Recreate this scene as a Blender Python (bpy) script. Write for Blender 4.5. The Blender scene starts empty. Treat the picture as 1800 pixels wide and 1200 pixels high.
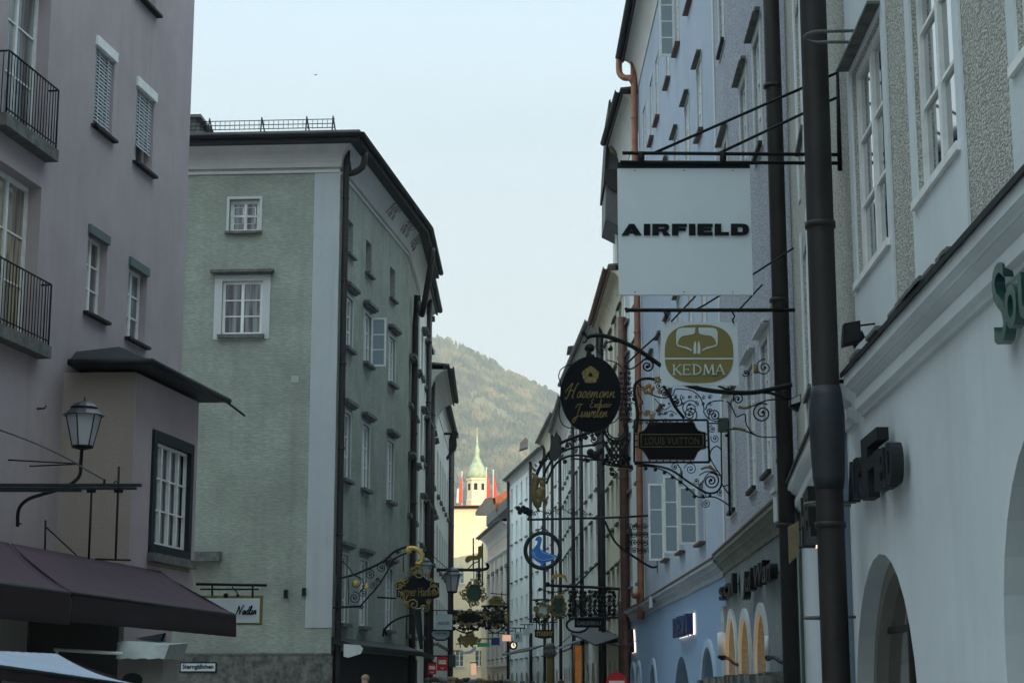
import bpy, math, random
from mathutils import Vector
random.seed(7)
C = bpy.context; D = bpy.data
scn = C.scene
R = math.radians
# ---------------------------------------------------------------- camera
EYE = 1.5; F = 3130.0; PITCH = math.atan(610/3130)
cam_d = D.cameras.new("camera"); cam = D.objects.new("camera", cam_d); scn.collection.objects.link(cam)
cam.location = (0, 0, EYE); cam.rotation_euler = (math.pi/2 + PITCH, 0, 0)
cam_d.sensor_width = 36; cam_d.lens = 36*F/1800; cam_d.clip_start = .1; cam_d.clip_end = 9000
scn.camera = cam
# ---------------------------------------------------------------- world, sun, exposure
SUN_EL, SUN_AZ = R(10), math.atan2(.42, -.91)
w = D.worlds.new("World"); scn.world = w; w.use_nodes = True
nt = w.node_tree; bg = nt.nodes['Background']
sky = nt.nodes.new('ShaderNodeTexSky'); sky.sky_type = 'NISHITA'; sky.sun_disc = False
sky.sun_elevation = SUN_EL; sky.sun_rotation = SUN_AZ
sky.air_density = 1.0; sky.dust_density = 2.0; sky.ozone_density = 2.0
hs = nt.nodes.new('ShaderNodeHueSaturation'); hs.inputs['Saturation'].default_value = .62
mx = nt.nodes.new('ShaderNodeMix'); mx.data_type = 'RGBA'; mx.inputs[0].default_value = .8
tcw = nt.nodes.new('ShaderNodeTexCoord'); sx = nt.nodes.new('ShaderNodeSeparateXYZ'); rw = nt.nodes.new('ShaderNodeValToRGB')   # thin bright high haze veiling the blue
nt.links.new(tcw.outputs['Generated'], sx.inputs[0]); nt.links.new(sx.outputs['Z'], rw.inputs[0])
ew = rw.color_ramp.elements; ew[0].position = 0; ew[0].color = (.455, .475, .47, 1); ew[1].position = .9; ew[1].color = (.86, 1.12, 1.20, 1)
for p_, c_ in ((.12, (.445, .475, .475, 1)), (.30, (.345, .415, .45, 1)), (.45, (.30, .42, .50, 1))): k_ = ew.new(p_); k_.color = c_
vm = nt.nodes.new('ShaderNodeVectorMath'); vm.operation = 'SCALE'; vm.inputs['Scale'].default_value = 17.6
mpw = nt.nodes.new('ShaderNodeMapping'); mpw.inputs['Scale'].default_value = (1.2, 1.2, 5); nzw = nt.nodes.new('ShaderNodeTexNoise'); nzw.inputs['Scale'].default_value = 1.6; nzw.inputs['Detail'].default_value = 5
mrw = nt.nodes.new('ShaderNodeMapRange'); mrw.inputs[1].default_value = .3; mrw.inputs[2].default_value = .7; mrw.inputs[3].default_value = 16.0; mrw.inputs[4].default_value = 18.2   # faint cirrus
nt.links.new(tcw.outputs['Generated'], mpw.inputs[0]); nt.links.new(mpw.outputs[0], nzw.inputs['Vector']); nt.links.new(nzw.outputs['Fac'], mrw.inputs[0]); nt.links.new(mrw.outputs[0], vm.inputs['Scale'])
nt.links.new(rw.outputs[0], vm.inputs[0]); nt.links.new(vm.outputs[0], mx.inputs[7])
nt.links.new(sky.outputs[0], hs.inputs['Color']); nt.links.new(hs.outputs[0], mx.inputs[6])
nt.links.new(mx.outputs[2], bg.inputs[0]); bg.inputs[1].default_value = .13
sd = D.lights.new("sun", 'SUN'); sun = D.objects.new("sun", sd); scn.collection.objects.link(sun)
sd.energy = 5.0; sd.angle = R(.5); sd.color = (1, .77, .50)
SD = Vector((math.sin(SUN_AZ)*math.cos(SUN_EL), math.cos(SUN_AZ)*math.cos(SUN_EL), math.sin(SUN_EL)))
sun.rotation_euler = SD.to_track_quat('Z', 'Y').to_euler(); sun.location = SD*60
vs = scn.view_settings; vs.view_transform = 'Standard'; vs.look = 'None'; vs.exposure = 0.20; vs.gamma = 1; vs.use_curve_mapping = False

# ---------------------------------------------------------------- geometry helpers
def ray(u, v):
    x = (u-900)/F; y = (600-v)/F
    return x, math.cos(PITCH)-y*math.sin(PITCH), math.sin(PITCH)+y*math.cos(PITCH)
class Frame:
    """vertical plane: s along the wall, z up, o outwards"""
    def __init__(f, p0, p1, side=1):
        f.p0 = p0; f.p1 = p1; f.side = side
        dx, dy = p1[0]-p0[0], p1[1]-p0[1]; f.L = math.hypot(dx, dy)
        f.t = (dx/f.L, dy/f.L); f.n = (f.t[1]*side, -f.t[0]*side)
    def P(f, s, z, o=0):
        return Vector((f.p0[0]+f.t[0]*s+f.n[0]*o, f.p0[1]+f.t[1]*s+f.n[1]*o, z))
    def hit(f, u, v, o=0):
        r = ray(u, v); n = f.n; ox, oy = f.p0[0]+n[0]*o, f.p0[1]+n[1]*o
        k = (ox*n[0]+oy*n[1])/(r[0]*n[0]+r[1]*n[1])
        x, y = r[0]*k, r[1]*k
        return (x-ox)*f.t[0]+(y-oy)*f.t[1], EYE+r[2]*k
    def rect(f, uL, uR, vT, vB, o=0):
        """rectangle on the plane seen between uL..uR, vT..vB being measured at its middle"""
        a = f.hit(uL, (vT+vB)/2, o)[0]; b = f.hit(uR, (vT+vB)/2, o)[0]; um = (uL+uR)/2
        return min(a, b), max(a, b), f.hit(um, vB, o)[1], f.hit(um, vT, o)[1]
def front(y): return Frame((0, y), (1, y), 1)
def pix(y, u, v):
    r = ray(u, v); k = y/r[1]; return Vector((r[0]*k, y, EYE+r[2]*k))

class MB:
    def __init__(m): m.v = []; m.f = []; m.sm = []
    def add(m, vs_, fs, smooth=False):
        b = len(m.v); m.v += [Vector(p) for p in vs_]
        for f in fs: m.f.append([i+b for i in f]); m.sm.append(smooth)
        return m
    def poly(m, pts): return m.add(pts, [list(range(len(pts)))])
    def hexa(m, p):
        return m.add(p, [(0,3,2,1),(4,5,6,7),(0,1,5,4),(1,2,6,5),(2,3,7,6),(3,0,4,7)])
    def fbox(m, fr, s0, s1, z0, z1, o0, o1):
        P = fr.P
        return m.hexa([P(s0,z0,o0),P(s1,z0,o0),P(s1,z0,o1),P(s0,z0,o1),P(s0,z1,o0),P(s1,z1,o0),P(s1,z1,o1),P(s0,z1,o1)])
    def box(m, x0, x1, y0, y1, z0, z1):
        return m.hexa([(x0,y0,z0),(x1,y0,z0),(x1,y1,z0),(x0,y1,z0),(x0,y0,z1),(x1,y0,z1),(x1,y1,z1),(x0,y1,z1)])
    def prism(m, fr, pts, o0, o1):
        n = len(pts); a = [fr.P(s, z, o0) for s, z in pts]; b = [fr.P(s, z, o1) for s, z in pts]
        m.add(a+b, [list(range(n))[::-1], list(range(n, 2*n))]+[(i, (i+1) % n, (i+1) % n+n, i+n) for i in range(n)])
        return m
    def tube(m, pts, r, sides=6, closed=False, r1=None):
        pts = [Vector(p) for p in pts]; n = len(pts); rings = []
        prev = None
        for i, p in enumerate(pts):
            a = pts[i-1] if (i or closed) else p; b = pts[(i+1) % n] if (i < n-1 or closed) else p
            d = (b-a)
            if d.length < 1e-9: d = Vector((0, 0, 1))
            d.normalize()
            if prev is None:
                u = d.orthogonal().normalized()
            else:
                u = prev-d*prev.dot(d)
                if u.length < 1e-6: u = d.orthogonal()
                u.normalize()
            prev = u; q = d.cross(u)
            rr = r if r1 is None else r+(r1-r)*i/max(1, n-1)
            rings.append([p+(u*math.cos(k*2*math.pi/sides)+q*math.sin(k*2*math.pi/sides))*rr for k in range(sides)])
        vs_ = [x for ring in rings for x in ring]; fs = []
        for i in range(n if closed else n-1):
            for k in range(sides):
                j = (i+1) % n; l = (k+1) % sides
                fs.append((i*sides+k, i*sides+l, j*sides+l, j*sides+k))
        if not closed: fs += [list(range(sides))[::-1], [(n-1)*sides+k for k in range(sides)]]
        return m.add(vs_, fs, True)
    def lathe(m, c, prof, n=12, axis='z', start=0, smooth=True):
        vs_ = []; fs = []
        for r, h in prof:
            for k in range(n):
                a = start+k*2*math.pi/n
                if axis == 'z': vs_.append(Vector(c)+Vector((r*math.cos(a), r*math.sin(a), h)))
                else: vs_.append(Vector(c)+Vector((r*math.cos(a), h, r*math.sin(a))))
        for i in range(len(prof)-1):
            for k in range(n):
                l = (k+1) % n; fs.append((i*n+k, i*n+l, (i+1)*n+l, (i+1)*n+k))
        fs += [list(range(n))[::-1], [(len(prof)-1)*n+k for k in range(n)]]
        return m.add(vs_, fs, smooth)
    def ball(m, c, r, sx=1, sy=1, sz=1, n=8):
        vs_ = []; fs = []
        for i in range(1, n):
            a = math.pi*i/n
            for k in range(n): b = 2*math.pi*k/n; vs_.append(Vector(c)+Vector((r*sx*math.sin(a)*math.cos(b), r*sy*math.sin(a)*math.sin(b), r*sz*math.cos(a))))
        vs_ += [Vector(c)+Vector((0, 0, r*sz)), Vector(c)-Vector((0, 0, r*sz))]
        for i in range(n-2):
            for k in range(n): l = (k+1) % n; fs.append((i*n+k, i*n+l, (i+1)*n+l, (i+1)*n+k))
        T = (n-1)*n
        for k in range(n): fs += [(T, (k+1) % n, k), (T+1, (n-2)*n+k, (n-2)*n+(k+1) % n)]
        return m.add(vs_, fs, True)
    def sweep(m, frs, prof, ext0=0, ext1=0):
        """prof [(o,z)] closed polygon swept along the chained frames with mitred corners"""
        pts = [f.P(0, 0) for f in frs]+[frs[-1].P(frs[-1].L, 0)]
        pts[0] = frs[0].P(-ext0, 0); pts[-1] = frs[-1].P(frs[-1].L+ext1, 0)
        offs = []
        for i in range(len(pts)):
            a = Vector(frs[max(0, i-1)].n); b = Vector(frs[min(len(frs)-1, i)].n)
            s = (a+b)/2; offs.append(s/s.length_squared)
        n = len(prof); vs_ = []; fs = []
        for p, o in zip(pts, offs):
            for q in prof: vs_.append(Vector((p.x+o.x*q[0], p.y+o.y*q[0], q[1])))
        for i in range(len(pts)-1):
            for k in range(n): l = (k+1) % n; fs.append((i*n+k, i*n+l, (i+1)*n+l, (i+1)*n+k))
        fs += [list(range(n))[::-1], [(len(pts)-1)*n+k for k in range(n)]]
        return m.add(vs_, fs)
    def build(m, name, mat, parent=None):
        me = D.meshes.new(name); off = Vector((0, 0, 0)); o = parent
        while o: off += o.location; o = o.parent
        me.from_pydata([tuple(p-off) for p in m.v], [], m.f); me.update()
        me.polygons.foreach_set('use_smooth', m.sm)
        if mat: me.materials.append(mat)
        ob = D.objects.new(name, me); scn.collection.objects.link(ob); ob.parent = parent
        return ob
def tag(o, label=None, cat=None, group=None, kind=None):
    if label: o['label'] = label
    if cat: o['category'] = cat
    if group: o['group'] = group
    if kind: o['kind'] = kind
    return o
def thing(name, loc, label, cat, group=None):
    e = D.objects.new(name, None); scn.collection.objects.link(e); e.location = loc; e.empty_display_size = .3
    return tag(e, label, cat, group)
def copy_tree(o, parent=None):
    c = o.copy(); scn.collection.objects.link(c); c.parent = parent
    for ch in list(o.children): copy_tree(ch, c)
    return c
def smooth_line(p, n=6, closed=False):
    out = []; N = len(p)
    rng = range(N) if closed else range(N-1)
    g = lambda i: p[i % N] if closed else p[max(0, min(N-1, i))]
    for i in rng:
        a, b, c, d = g(i-1), g(i), g(i+1), g(i+2)
        for k in range(n):
            t = k/n; out.append(tuple(.5*((2*b[j])+(-a[j]+c[j])*t+(2*a[j]-5*b[j]+4*c[j]-d[j])*t*t+(-a[j]+3*b[j]-3*c[j]+d[j])*t**3) for j in range(len(b))))
    if not closed: out.append(tuple(p[-1]))
    return out
def spiral(u, v, r, a0=0, turns=1.6, d=1, rin=.12, n=None):
    """scroll in picture units around (u,v): starts on radius r at angle a0 (deg) and winds in"""
    n = n or int(14*turns); out = []
    for i in range(n+1):
        t = i/n; a = R(a0)+d*t*turns*2*math.pi; q = r*(1-t*(1-rin)); out.append((u+q*math.cos(a), v-q*math.sin(a)))
    return out

# ---------------------------------------------------------------- materials
def pr(m): return m.node_tree.nodes['Principled BSDF']
def mat(name, col, rough=.6, metal=0, var=0, scale=3, bump=0, bscale=30, spec=.5, col2=None, emit=None, estr=0, coat=0, lo=.35, hi=.65):
    m = D.materials.new(name); m.use_nodes = True; t = m.node_tree; b = pr(m)
    b.inputs['Base Color'].default_value = (*col, 1); b.inputs['Roughness'].default_value = rough
    b.inputs['Metallic'].default_value = metal; b.inputs['Specular IOR Level'].default_value = spec
    b.inputs['Coat Weight'].default_value = coat; b.inputs['Coat Roughness'].default_value = .03
    tc = t.nodes.new('ShaderNodeTexCoord')
    if var or col2:
        nz = t.nodes.new('ShaderNodeTexNoise'); nz.inputs['Scale'].default_value = scale; nz.inputs['Detail'].default_value = 8; nz.inputs['Roughness'].default_value = .65
        rp = t.nodes.new('ShaderNodeValToRGB'); c2 = col2 or tuple(c*(1-var) for c in col)
        rp.color_ramp.elements[0].color = (*c2, 1); rp.color_ramp.elements[1].color = (*(col if col2 else tuple(min(1, c*(1+var*.5)) for c in col)), 1)
        rp.color_ramp.elements[0].position = lo; rp.color_ramp.elements[1].position = hi
        t.links.new(tc.outputs['Object'], nz.inputs['Vector']); t.links.new(nz.outputs['Fac'], rp.inputs[0]); t.links.new(rp.outputs[0], b.inputs['Base Color'])
    if bump:
        n2 = t.nodes.new('ShaderNodeTexNoise'); n2.inputs['Scale'].default_value = bscale; n2.inputs['Detail'].default_value = 6
        bp = t.nodes.new('ShaderNodeBump'); bp.inputs['Strength'].default_value = bump; bp.inputs['Distance'].default_value = .02
        t.links.new(tc.outputs['Object'], n2.inputs['Vector']); t.links.new(n2.outputs['Fac'], bp.inputs['Height']); t.links.new(bp.outputs[0], b.inputs['Normal'])
    if emit: b.inputs['Emission Color'].default_value = (*emit, 1); b.inputs['Emission Strength'].default_value = estr
    return m
def plaster(name, col, stain=.25, grit=.25, gscale=60, streak=.18, sscale=.7, bd=.015, dirt=(.16, .15, .13), stretch=(1, 1, 1)):
    """weathered render: broad blotches, rain streaks, fine grit"""
    m = D.materials.new(name); m.use_nodes = True; t = m.node_tree; b = pr(m); N = t.nodes.new; L = t.links.new
    b.inputs['Roughness'].default_value = .92; b.inputs['Specular IOR Level'].default_value = .2
    tc = N('ShaderNodeTexCoord')
    n1 = N('ShaderNodeTexNoise'); n1.inputs['Scale'].default_value = sscale; n1.inputs['Detail'].default_value = 9; n1.inputs['Roughness'].default_value = .62
    mp = N('ShaderNodeMapping'); mp.inputs['Scale'].default_value = (3.5, 3.5, .22)
    n2 = N('ShaderNodeTexNoise'); n2.inputs['Scale'].default_value = 1.1; n2.inputs['Detail'].default_value = 6
    n3 = N('ShaderNodeTexNoise'); n3.inputs['Scale'].default_value = gscale; n3.inputs['Detail'].default_value = 3
    L(tc.outputs['Object'], n1.inputs['Vector']); m3 = N('ShaderNodeMapping'); m3.inputs['Scale'].default_value = stretch; L(tc.outputs['Object'], m3.inputs[0]); L(m3.outputs[0], n3.inputs['Vector'])
    L(tc.outputs['Object'], mp.inputs[0]); L(mp.outputs[0], n2.inputs['Vector'])
    def mr(src, lo, hi, a, c):
        q = N('ShaderNodeMapRange'); q.inputs[1].default_value = lo; q.inputs[2].default_value = hi; q.inputs[3].default_value = a; q.inputs[4].default_value = c
        L(src, q.inputs[0]); return q.outputs[0]
    def mix(fac, a, c):
        q = N('ShaderNodeMix'); q.data_type = 'RGBA'
        L(fac, q.inputs[0])
        for s, i in ((a, 6), (c, 7)):
            if isinstance(s, tuple): q.inputs[i].default_value = (*s, 1)
            else: L(s, q.inputs[i])
        return q.outputs[2]
    c = mix(mr(n1.outputs['Fac'], .38, .66, 0, stain), col, tuple(x*.45 for x in col))
    c = mix(mr(n2.outputs['Fac'], .5, .8, 0, streak), c, dirt)
    c = mix(mr(n3.outputs['Fac'], .42, .62, grit, 0), c, tuple(x*.35 for x in col))
    L(c, b.inputs['Base Color'])
    bp = N('ShaderNodeBump'); bp.inputs['Strength'].default_value = .6; bp.inputs['Distance'].default_value = bd
    L(n3.outputs['Fac'], bp.inputs['Height']); L(bp.outputs[0], b.inputs['Normal'])
    return m
M = {}
M['pink'] = plaster('mauve_plaster', (.45, .385, .405), .28, .05, 30, .14, .6, .006)
M['bay'] = plaster('taupe_plaster', (.36, .30, .27), .12, .1, 30, .1)
M['green'] = plaster('sage_plaster', (.36, .395, .34), .45, .28, 14, .3, .9, .02, stretch=(.5, .5, 2.2))
M['greens'] = plaster('sage_plaster_street_side', (.66, .70, .64), .22, .06, 30, .18, .8, .006)
M['band'] = plaster('pale_blue_grey_plaster', (.46, .49, .51), .14, .1, 60, .2)
M['cove'] = plaster('grey_cove_plaster', (.60, .59, .57), .15, .08, 60, .15)
M['whitew'] = plaster('smooth_white_plaster', (.66, .71, .74), .22, .02, 30, .10, .5, .002)
M['rough'] = plaster('pebbledash', (.62, .62, .56), .15, .8, 75, .12, .7, .04, stretch=(1, .38, 1.0))
M['greyr'] = plaster('blue_grey_roughcast', (.47, .49, .56), .15, .7, 40, .12, .7, .04, stretch=(1, .38, 1.0))
M['blue'] = plaster('powder_blue_plaster', (.42, .48, .58), .16, .12, 30, .15)
M['blueg'] = plaster('powder_blue_shop_plaster', (.27, .38, .55), .08, .08, 40, .06)
M['greyg'] = plaster('slate_grey_shop_plaster', (.26, .30, .31), .3, .3, 20, .2)
M['cream'] = plaster('cream_plaster', (.74, .68, .54), .15, .1, 40, .25)
M['white'] = plaster('white_plaster', (.80, .80, .78), .12, .1, 40, .22)
M['palegrey'] = plaster('pale_grey_plaster', (.68, .68, .64), .15, .1, 40, .25)
M['paleblue'] = plaster('pale_blue_plaster', (.84, .88, .88), .12, .1, 40, .2)
M['rose'] = plaster('rose_plaster', (.80, .66, .56), .12, .1, 40, .2)
M['sunny'] = plaster('ivory_plaster', (.88, .75, .54), .1, .08, 40, .15)
M['stone'] = mat('stone_plinth', (.20, .20, .18), .9, col2=(.05, .055, .05), scale=5, bump=.8, bscale=9)
M['trim'] = mat('white_painted_wood', (.80, .81, .80), .45, var=.12, scale=6)
M['trimd'] = mat('dark_green_painted_wood', (.02, .027, .03), .6, var=.2, spec=.2)
M['surround'] = plaster('pale_trim_plaster', (.56, .59, .59), .12, .06, 60, .15)
M['ledge'] = mat('weathered_stone_ledge', (.16, .16, .15), .85, col2=(.07, .075, .07), scale=6, bump=.5)
M['metal'] = mat('dark_sheet_metal', (.017, .019, .023), .6, .0, var=.3, scale=2, spec=.2)
M['iron'] = mat('black_wrought_iron', (.008, .009, .010), .6, 0, var=.2, spec=.2)
M['pipe'] = mat('dark_brown_downpipe_paint', (.030, .026, .026), .5, var=.3, scale=1.5, spec=.28)
M['copper'] = mat('copper_pipe', (.36, .15, .09), .5, .25, var=.3, scale=3)
M['copperd'] = mat('aged_copper_pipe', (.13, .06, .045), .55, .2, var=.4, scale=3)
M['roof'] = mat('grey_roof_sheet', (.10, .105, .11), .6, var=.3, scale=2, bump=.3, bscale=6)
M['tile'] = mat('orange_roof_tiles', (.42, .13, .06), .8, var=.3, scale=4, bump=.5, bscale=12)
M['gold'] = mat('gold_leaf', (.55, .36, .09), .42, .5, var=.4, scale=25, bump=.4, bscale=40)
M['golddull'] = mat('dull_gilding', (.24, .18, .06), .5, .35, var=.5, scale=30, bump=.5, bscale=50)
M['black'] = mat('black_paint', (.008, .009, .011), .5, spec=.2)
M['ovalblk'] = mat('oval_black_enamel', (.004, .005, .008), .5, spec=.12)
M['awn'] = mat('plum_awning_cloth', (.058, .03, .047), .95, var=.2, scale=2, bump=.2, bscale=12)
M['awnd'] = mat('dark_valance_cloth', (.028, .013, .02), .95, var=.3, scale=2)
M['tarp'] = mat('pale_blue_tarp', (.38, .45, .58), .6, var=.12, scale=2, bump=.3, bscale=3)
M['dark'] = mat('dark_interior', (.02, .022, .022), .9)
M['shopwall'] = mat('grey_shop_wall', (.26, .25, .23), .9, var=.1)  # nearly even warm grey for shop front, booth and door frame
M['signw'] = mat('white_sign_panel', (.62, .68, .72), .4, var=.04, scale=2)
M['ink'] = mat('black_lettering', (.004, .006, .01), .6, spec=.15)
M['olive'] = mat('olive_gold_print', (.20, .17, .045), .55)
M['pale'] = mat('pale_print', (.55, .62, .60), .5)
M['green_l'] = mat('dark_green_enamel', (.015, .065, .05), .35, coat=.3)
M['bluep'] = mat('bright_blue_paint', (.03, .17, .50), .4)
M['blue2'] = mat('light_blue_line', (.35, .6, .85), .4)
M['red'] = mat('red_cloth', (.55, .02, .03), .7)
M['redf'] = mat('flag_red', (.75, .07, .04), .7)
M['whitef'] = mat('flag_white', (.8, .78, .7), .7)
M['lampg'] = mat('frosted_lamp_glass', (.42, .44, .47), .35)
M['lampw'] = mat('white_lamp_shade', (.72, .76, .8), .4)
M['warm'] = mat('lit_shop_interior', (.5, .3, .12), .8, emit=(1, .52, .17), estr=1.2, var=.6, scale=2)
M['warmw'] = mat('lit_letter_back', (.9, .8, .7), .6, emit=(1, .78, .6), estr=1.6)
M['archtrim'] = mat('pale_blue_arch_trim', (.36, .45, .55), .85)
M['litbox'] = mat('lit_box_sign', (.8, .45, .3), .6, emit=(1, .55, .38), estr=.5)
M['clock'] = mat('lit_clock_face', (.9, .8, .6), .5, emit=(1, .85, .55), estr=.9)
M['verdi'] = mat('copper_green_roof', (.42, .50, .34), .6, var=.3, scale=2)
M['wood'] = mat('timber_panel', (.19, .155, .085), .6, var=.4, scale=3)
M['stucco_relief'] = mat('rust_red_stencil_paint', (.20, .13, .11), .9)
M['skin'] = mat('skin', (.45, .27, .2), .6)
M['cyan'] = mat('pale_sign_cyan', (.50, .60, .62), .5)
M['navy'] = mat('navy_lettering', (.01, .03, .12), .35, coat=.3)
M['gcan'] = mat('green_sign', (.02, .30, .17), .5)
def glass(name, base, rough=.05, folds=False, tint=1.0):
    m = mat(name, base, rough, spec=.8, coat=1.0)
    t = m.node_tree; b = pr(m); b.inputs['Coat IOR'].default_value = 2.3
    tc = t.nodes.new('ShaderNodeTexCoord'); N = t.nodes.new; L = t.links.new
    if folds:
        mp = N('ShaderNodeMapping'); mp.inputs['Scale'].default_value = (9, 9, .35); nz = N('ShaderNodeTexNoise'); nz.inputs['Scale'].default_value = 1.3; nz.inputs['Detail'].default_value = 3
        rp = N('ShaderNodeValToRGB'); rp.color_ramp.elements[0].position = .42; rp.color_ramp.elements[1].position = .6
        rp.color_ramp.elements[0].color = (.02, .025, .028, 1); rp.color_ramp.elements[1].color = (*base, 1)
        L(tc.outputs['Object'], mp.inputs[0]); L(mp.outputs[0], nz.inputs['Vector']); L(nz.outputs['Fac'], rp.inputs[0]); L(rp.outputs[0], b.inputs['Base Color'])
    nz = N('ShaderNodeTexNoise'); nz.inputs['Scale'].default_value = 1.1; bp = N('ShaderNodeBump'); bp.inputs['Strength'].default_value = .12; bp.inputs['Distance'].default_value = .02
    L(tc.outputs['Object'], nz.inputs['Vector']); L(nz.outputs['Fac'], bp.inputs['Height']); L(bp.outputs[0], b.inputs['Coat Normal'])
    return m
M['glass'] = glass('window_glass', (.025, .03, .034))
M['curtain'] = glass('window_glass_with_curtain', (.24, .28, .29), .3, True)
M['blind'] = mat('grey_venetian_slats', (.52, .56, .60), .5)
M['glassy'] = glass('window_glass_with_yellow_curtain', (.42, .34, .17), .3, True)
M['glassc'] = mat('open_sash_glass', (.27, .33, .37), .15, spec=.6, coat=.6)

# ---------------------------------------------------------------- writing
def text_mb(txt, fr, s0, s1, z0, z1, o0, o1, bold=0.0, shear=0.0, sp=1.0, rot=0):
    cu = D.curves.new('txt', 'FONT'); cu.body = txt; cu.size = 1; cu.offset = bold; cu.shear = shear; cu.extrude = .05; cu.space_character = sp; cu.resolution_u = 4
    ob = D.objects.new('txt', cu); scn.collection.objects.link(ob)
    dg = C.evaluated_depsgraph_get(); me = D.meshes.new_from_object(ob.evaluated_get(dg))
    vs_ = [v.co.copy() for v in me.vertices]; fs = [list(p.vertices) for p in me.polygons]
    D.objects.remove(ob); D.curves.remove(cu); D.meshes.remove(me)
    x0 = min(v.x for v in vs_); x1 = max(v.x for v in vs_); y0 = min(v.y for v in vs_); y1 = max(v.y for v in vs_)
    m = MB(); pts = []
    for v in vs_:
        s = s0+(v.x-x0)/(x1-x0)*(s1-s0); z = z0+(v.y-y0)/(y1-y0)*(z1-z0)
        z += rot*(v.x-x0)/(x1-x0)
        pts.append(fr.P(s, z, o1 if v.z > 0 else o0))
    return m.add(pts, fs)
def text_px(txt, y, uL, uR, vT, vB, **k):
    """lettering on a street-crossing panel whose face stands at depth y"""
    fr = front(y); vm = (vT+vB)/2; um = (uL+uR)/2
    return text_mb(txt, fr, fr.hit(uL, vm)[0], fr.hit(uR, vm)[0], fr.hit(um, vB)[1], fr.hit(um, vT)[1], 0, .012, **k)
def poly_px(m, y, pts, th):
    fr = front(y); return m.prism(fr, [fr.hit(*p) for p in pts], -th, 0)
def ell(u, v, ru, rv, n=32, a0=0, a1=360):
    return [(u+ru*math.cos(R(a0+(a1-a0)*i/n)), v+rv*math.sin(R(a0+(a1-a0)*i/n))) for i in range(n if a1-a0 == 360 else n+1)]
def rod(m, y, pts, r, smooth=0, closed=False, sides=6):
    if smooth: pts = smooth_line(pts, smooth, closed)
    return m.tube([pix(y, *p) for p in pts], r, sides, closed)

# ---------------------------------------------------------------- building kit
def sash(m, fr, s0, s1, z0, z1, cols, rows, o, fw=.06, mw=.075, gb=.028, th=.05):
    """window joinery: outer frame, mullions, glazing bars; pieces butt, bars sit 4 mm back"""
    m.fbox(fr, s0, s1, z0, z0+fw, o-th, o); m.fbox(fr, s0, s1, z1-fw, z1, o-th, o)
    m.fbox(fr, s0, s0+fw, z0+fw, z1-fw, o-th, o); m.fbox(fr, s1-fw, s1, z0+fw, z1-fw, o-th, o)
    w = (s1-s0-2*fw-(cols-1)*mw)/cols
    for c in range(cols):
        a = s0+fw+c*(w+mw)
        if c < cols-1: m.fbox(fr, a+w, a+w+mw, z0+fw, z1-fw, o-th, o+.004)
        for r_ in range(1, rows):
            z = z0+fw+(z1-z0-2*fw)*r_/rows
            m.fbox(fr, a, a+w, z-gb/2, z+gb/2, o-th+.006, o-.006)
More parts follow.
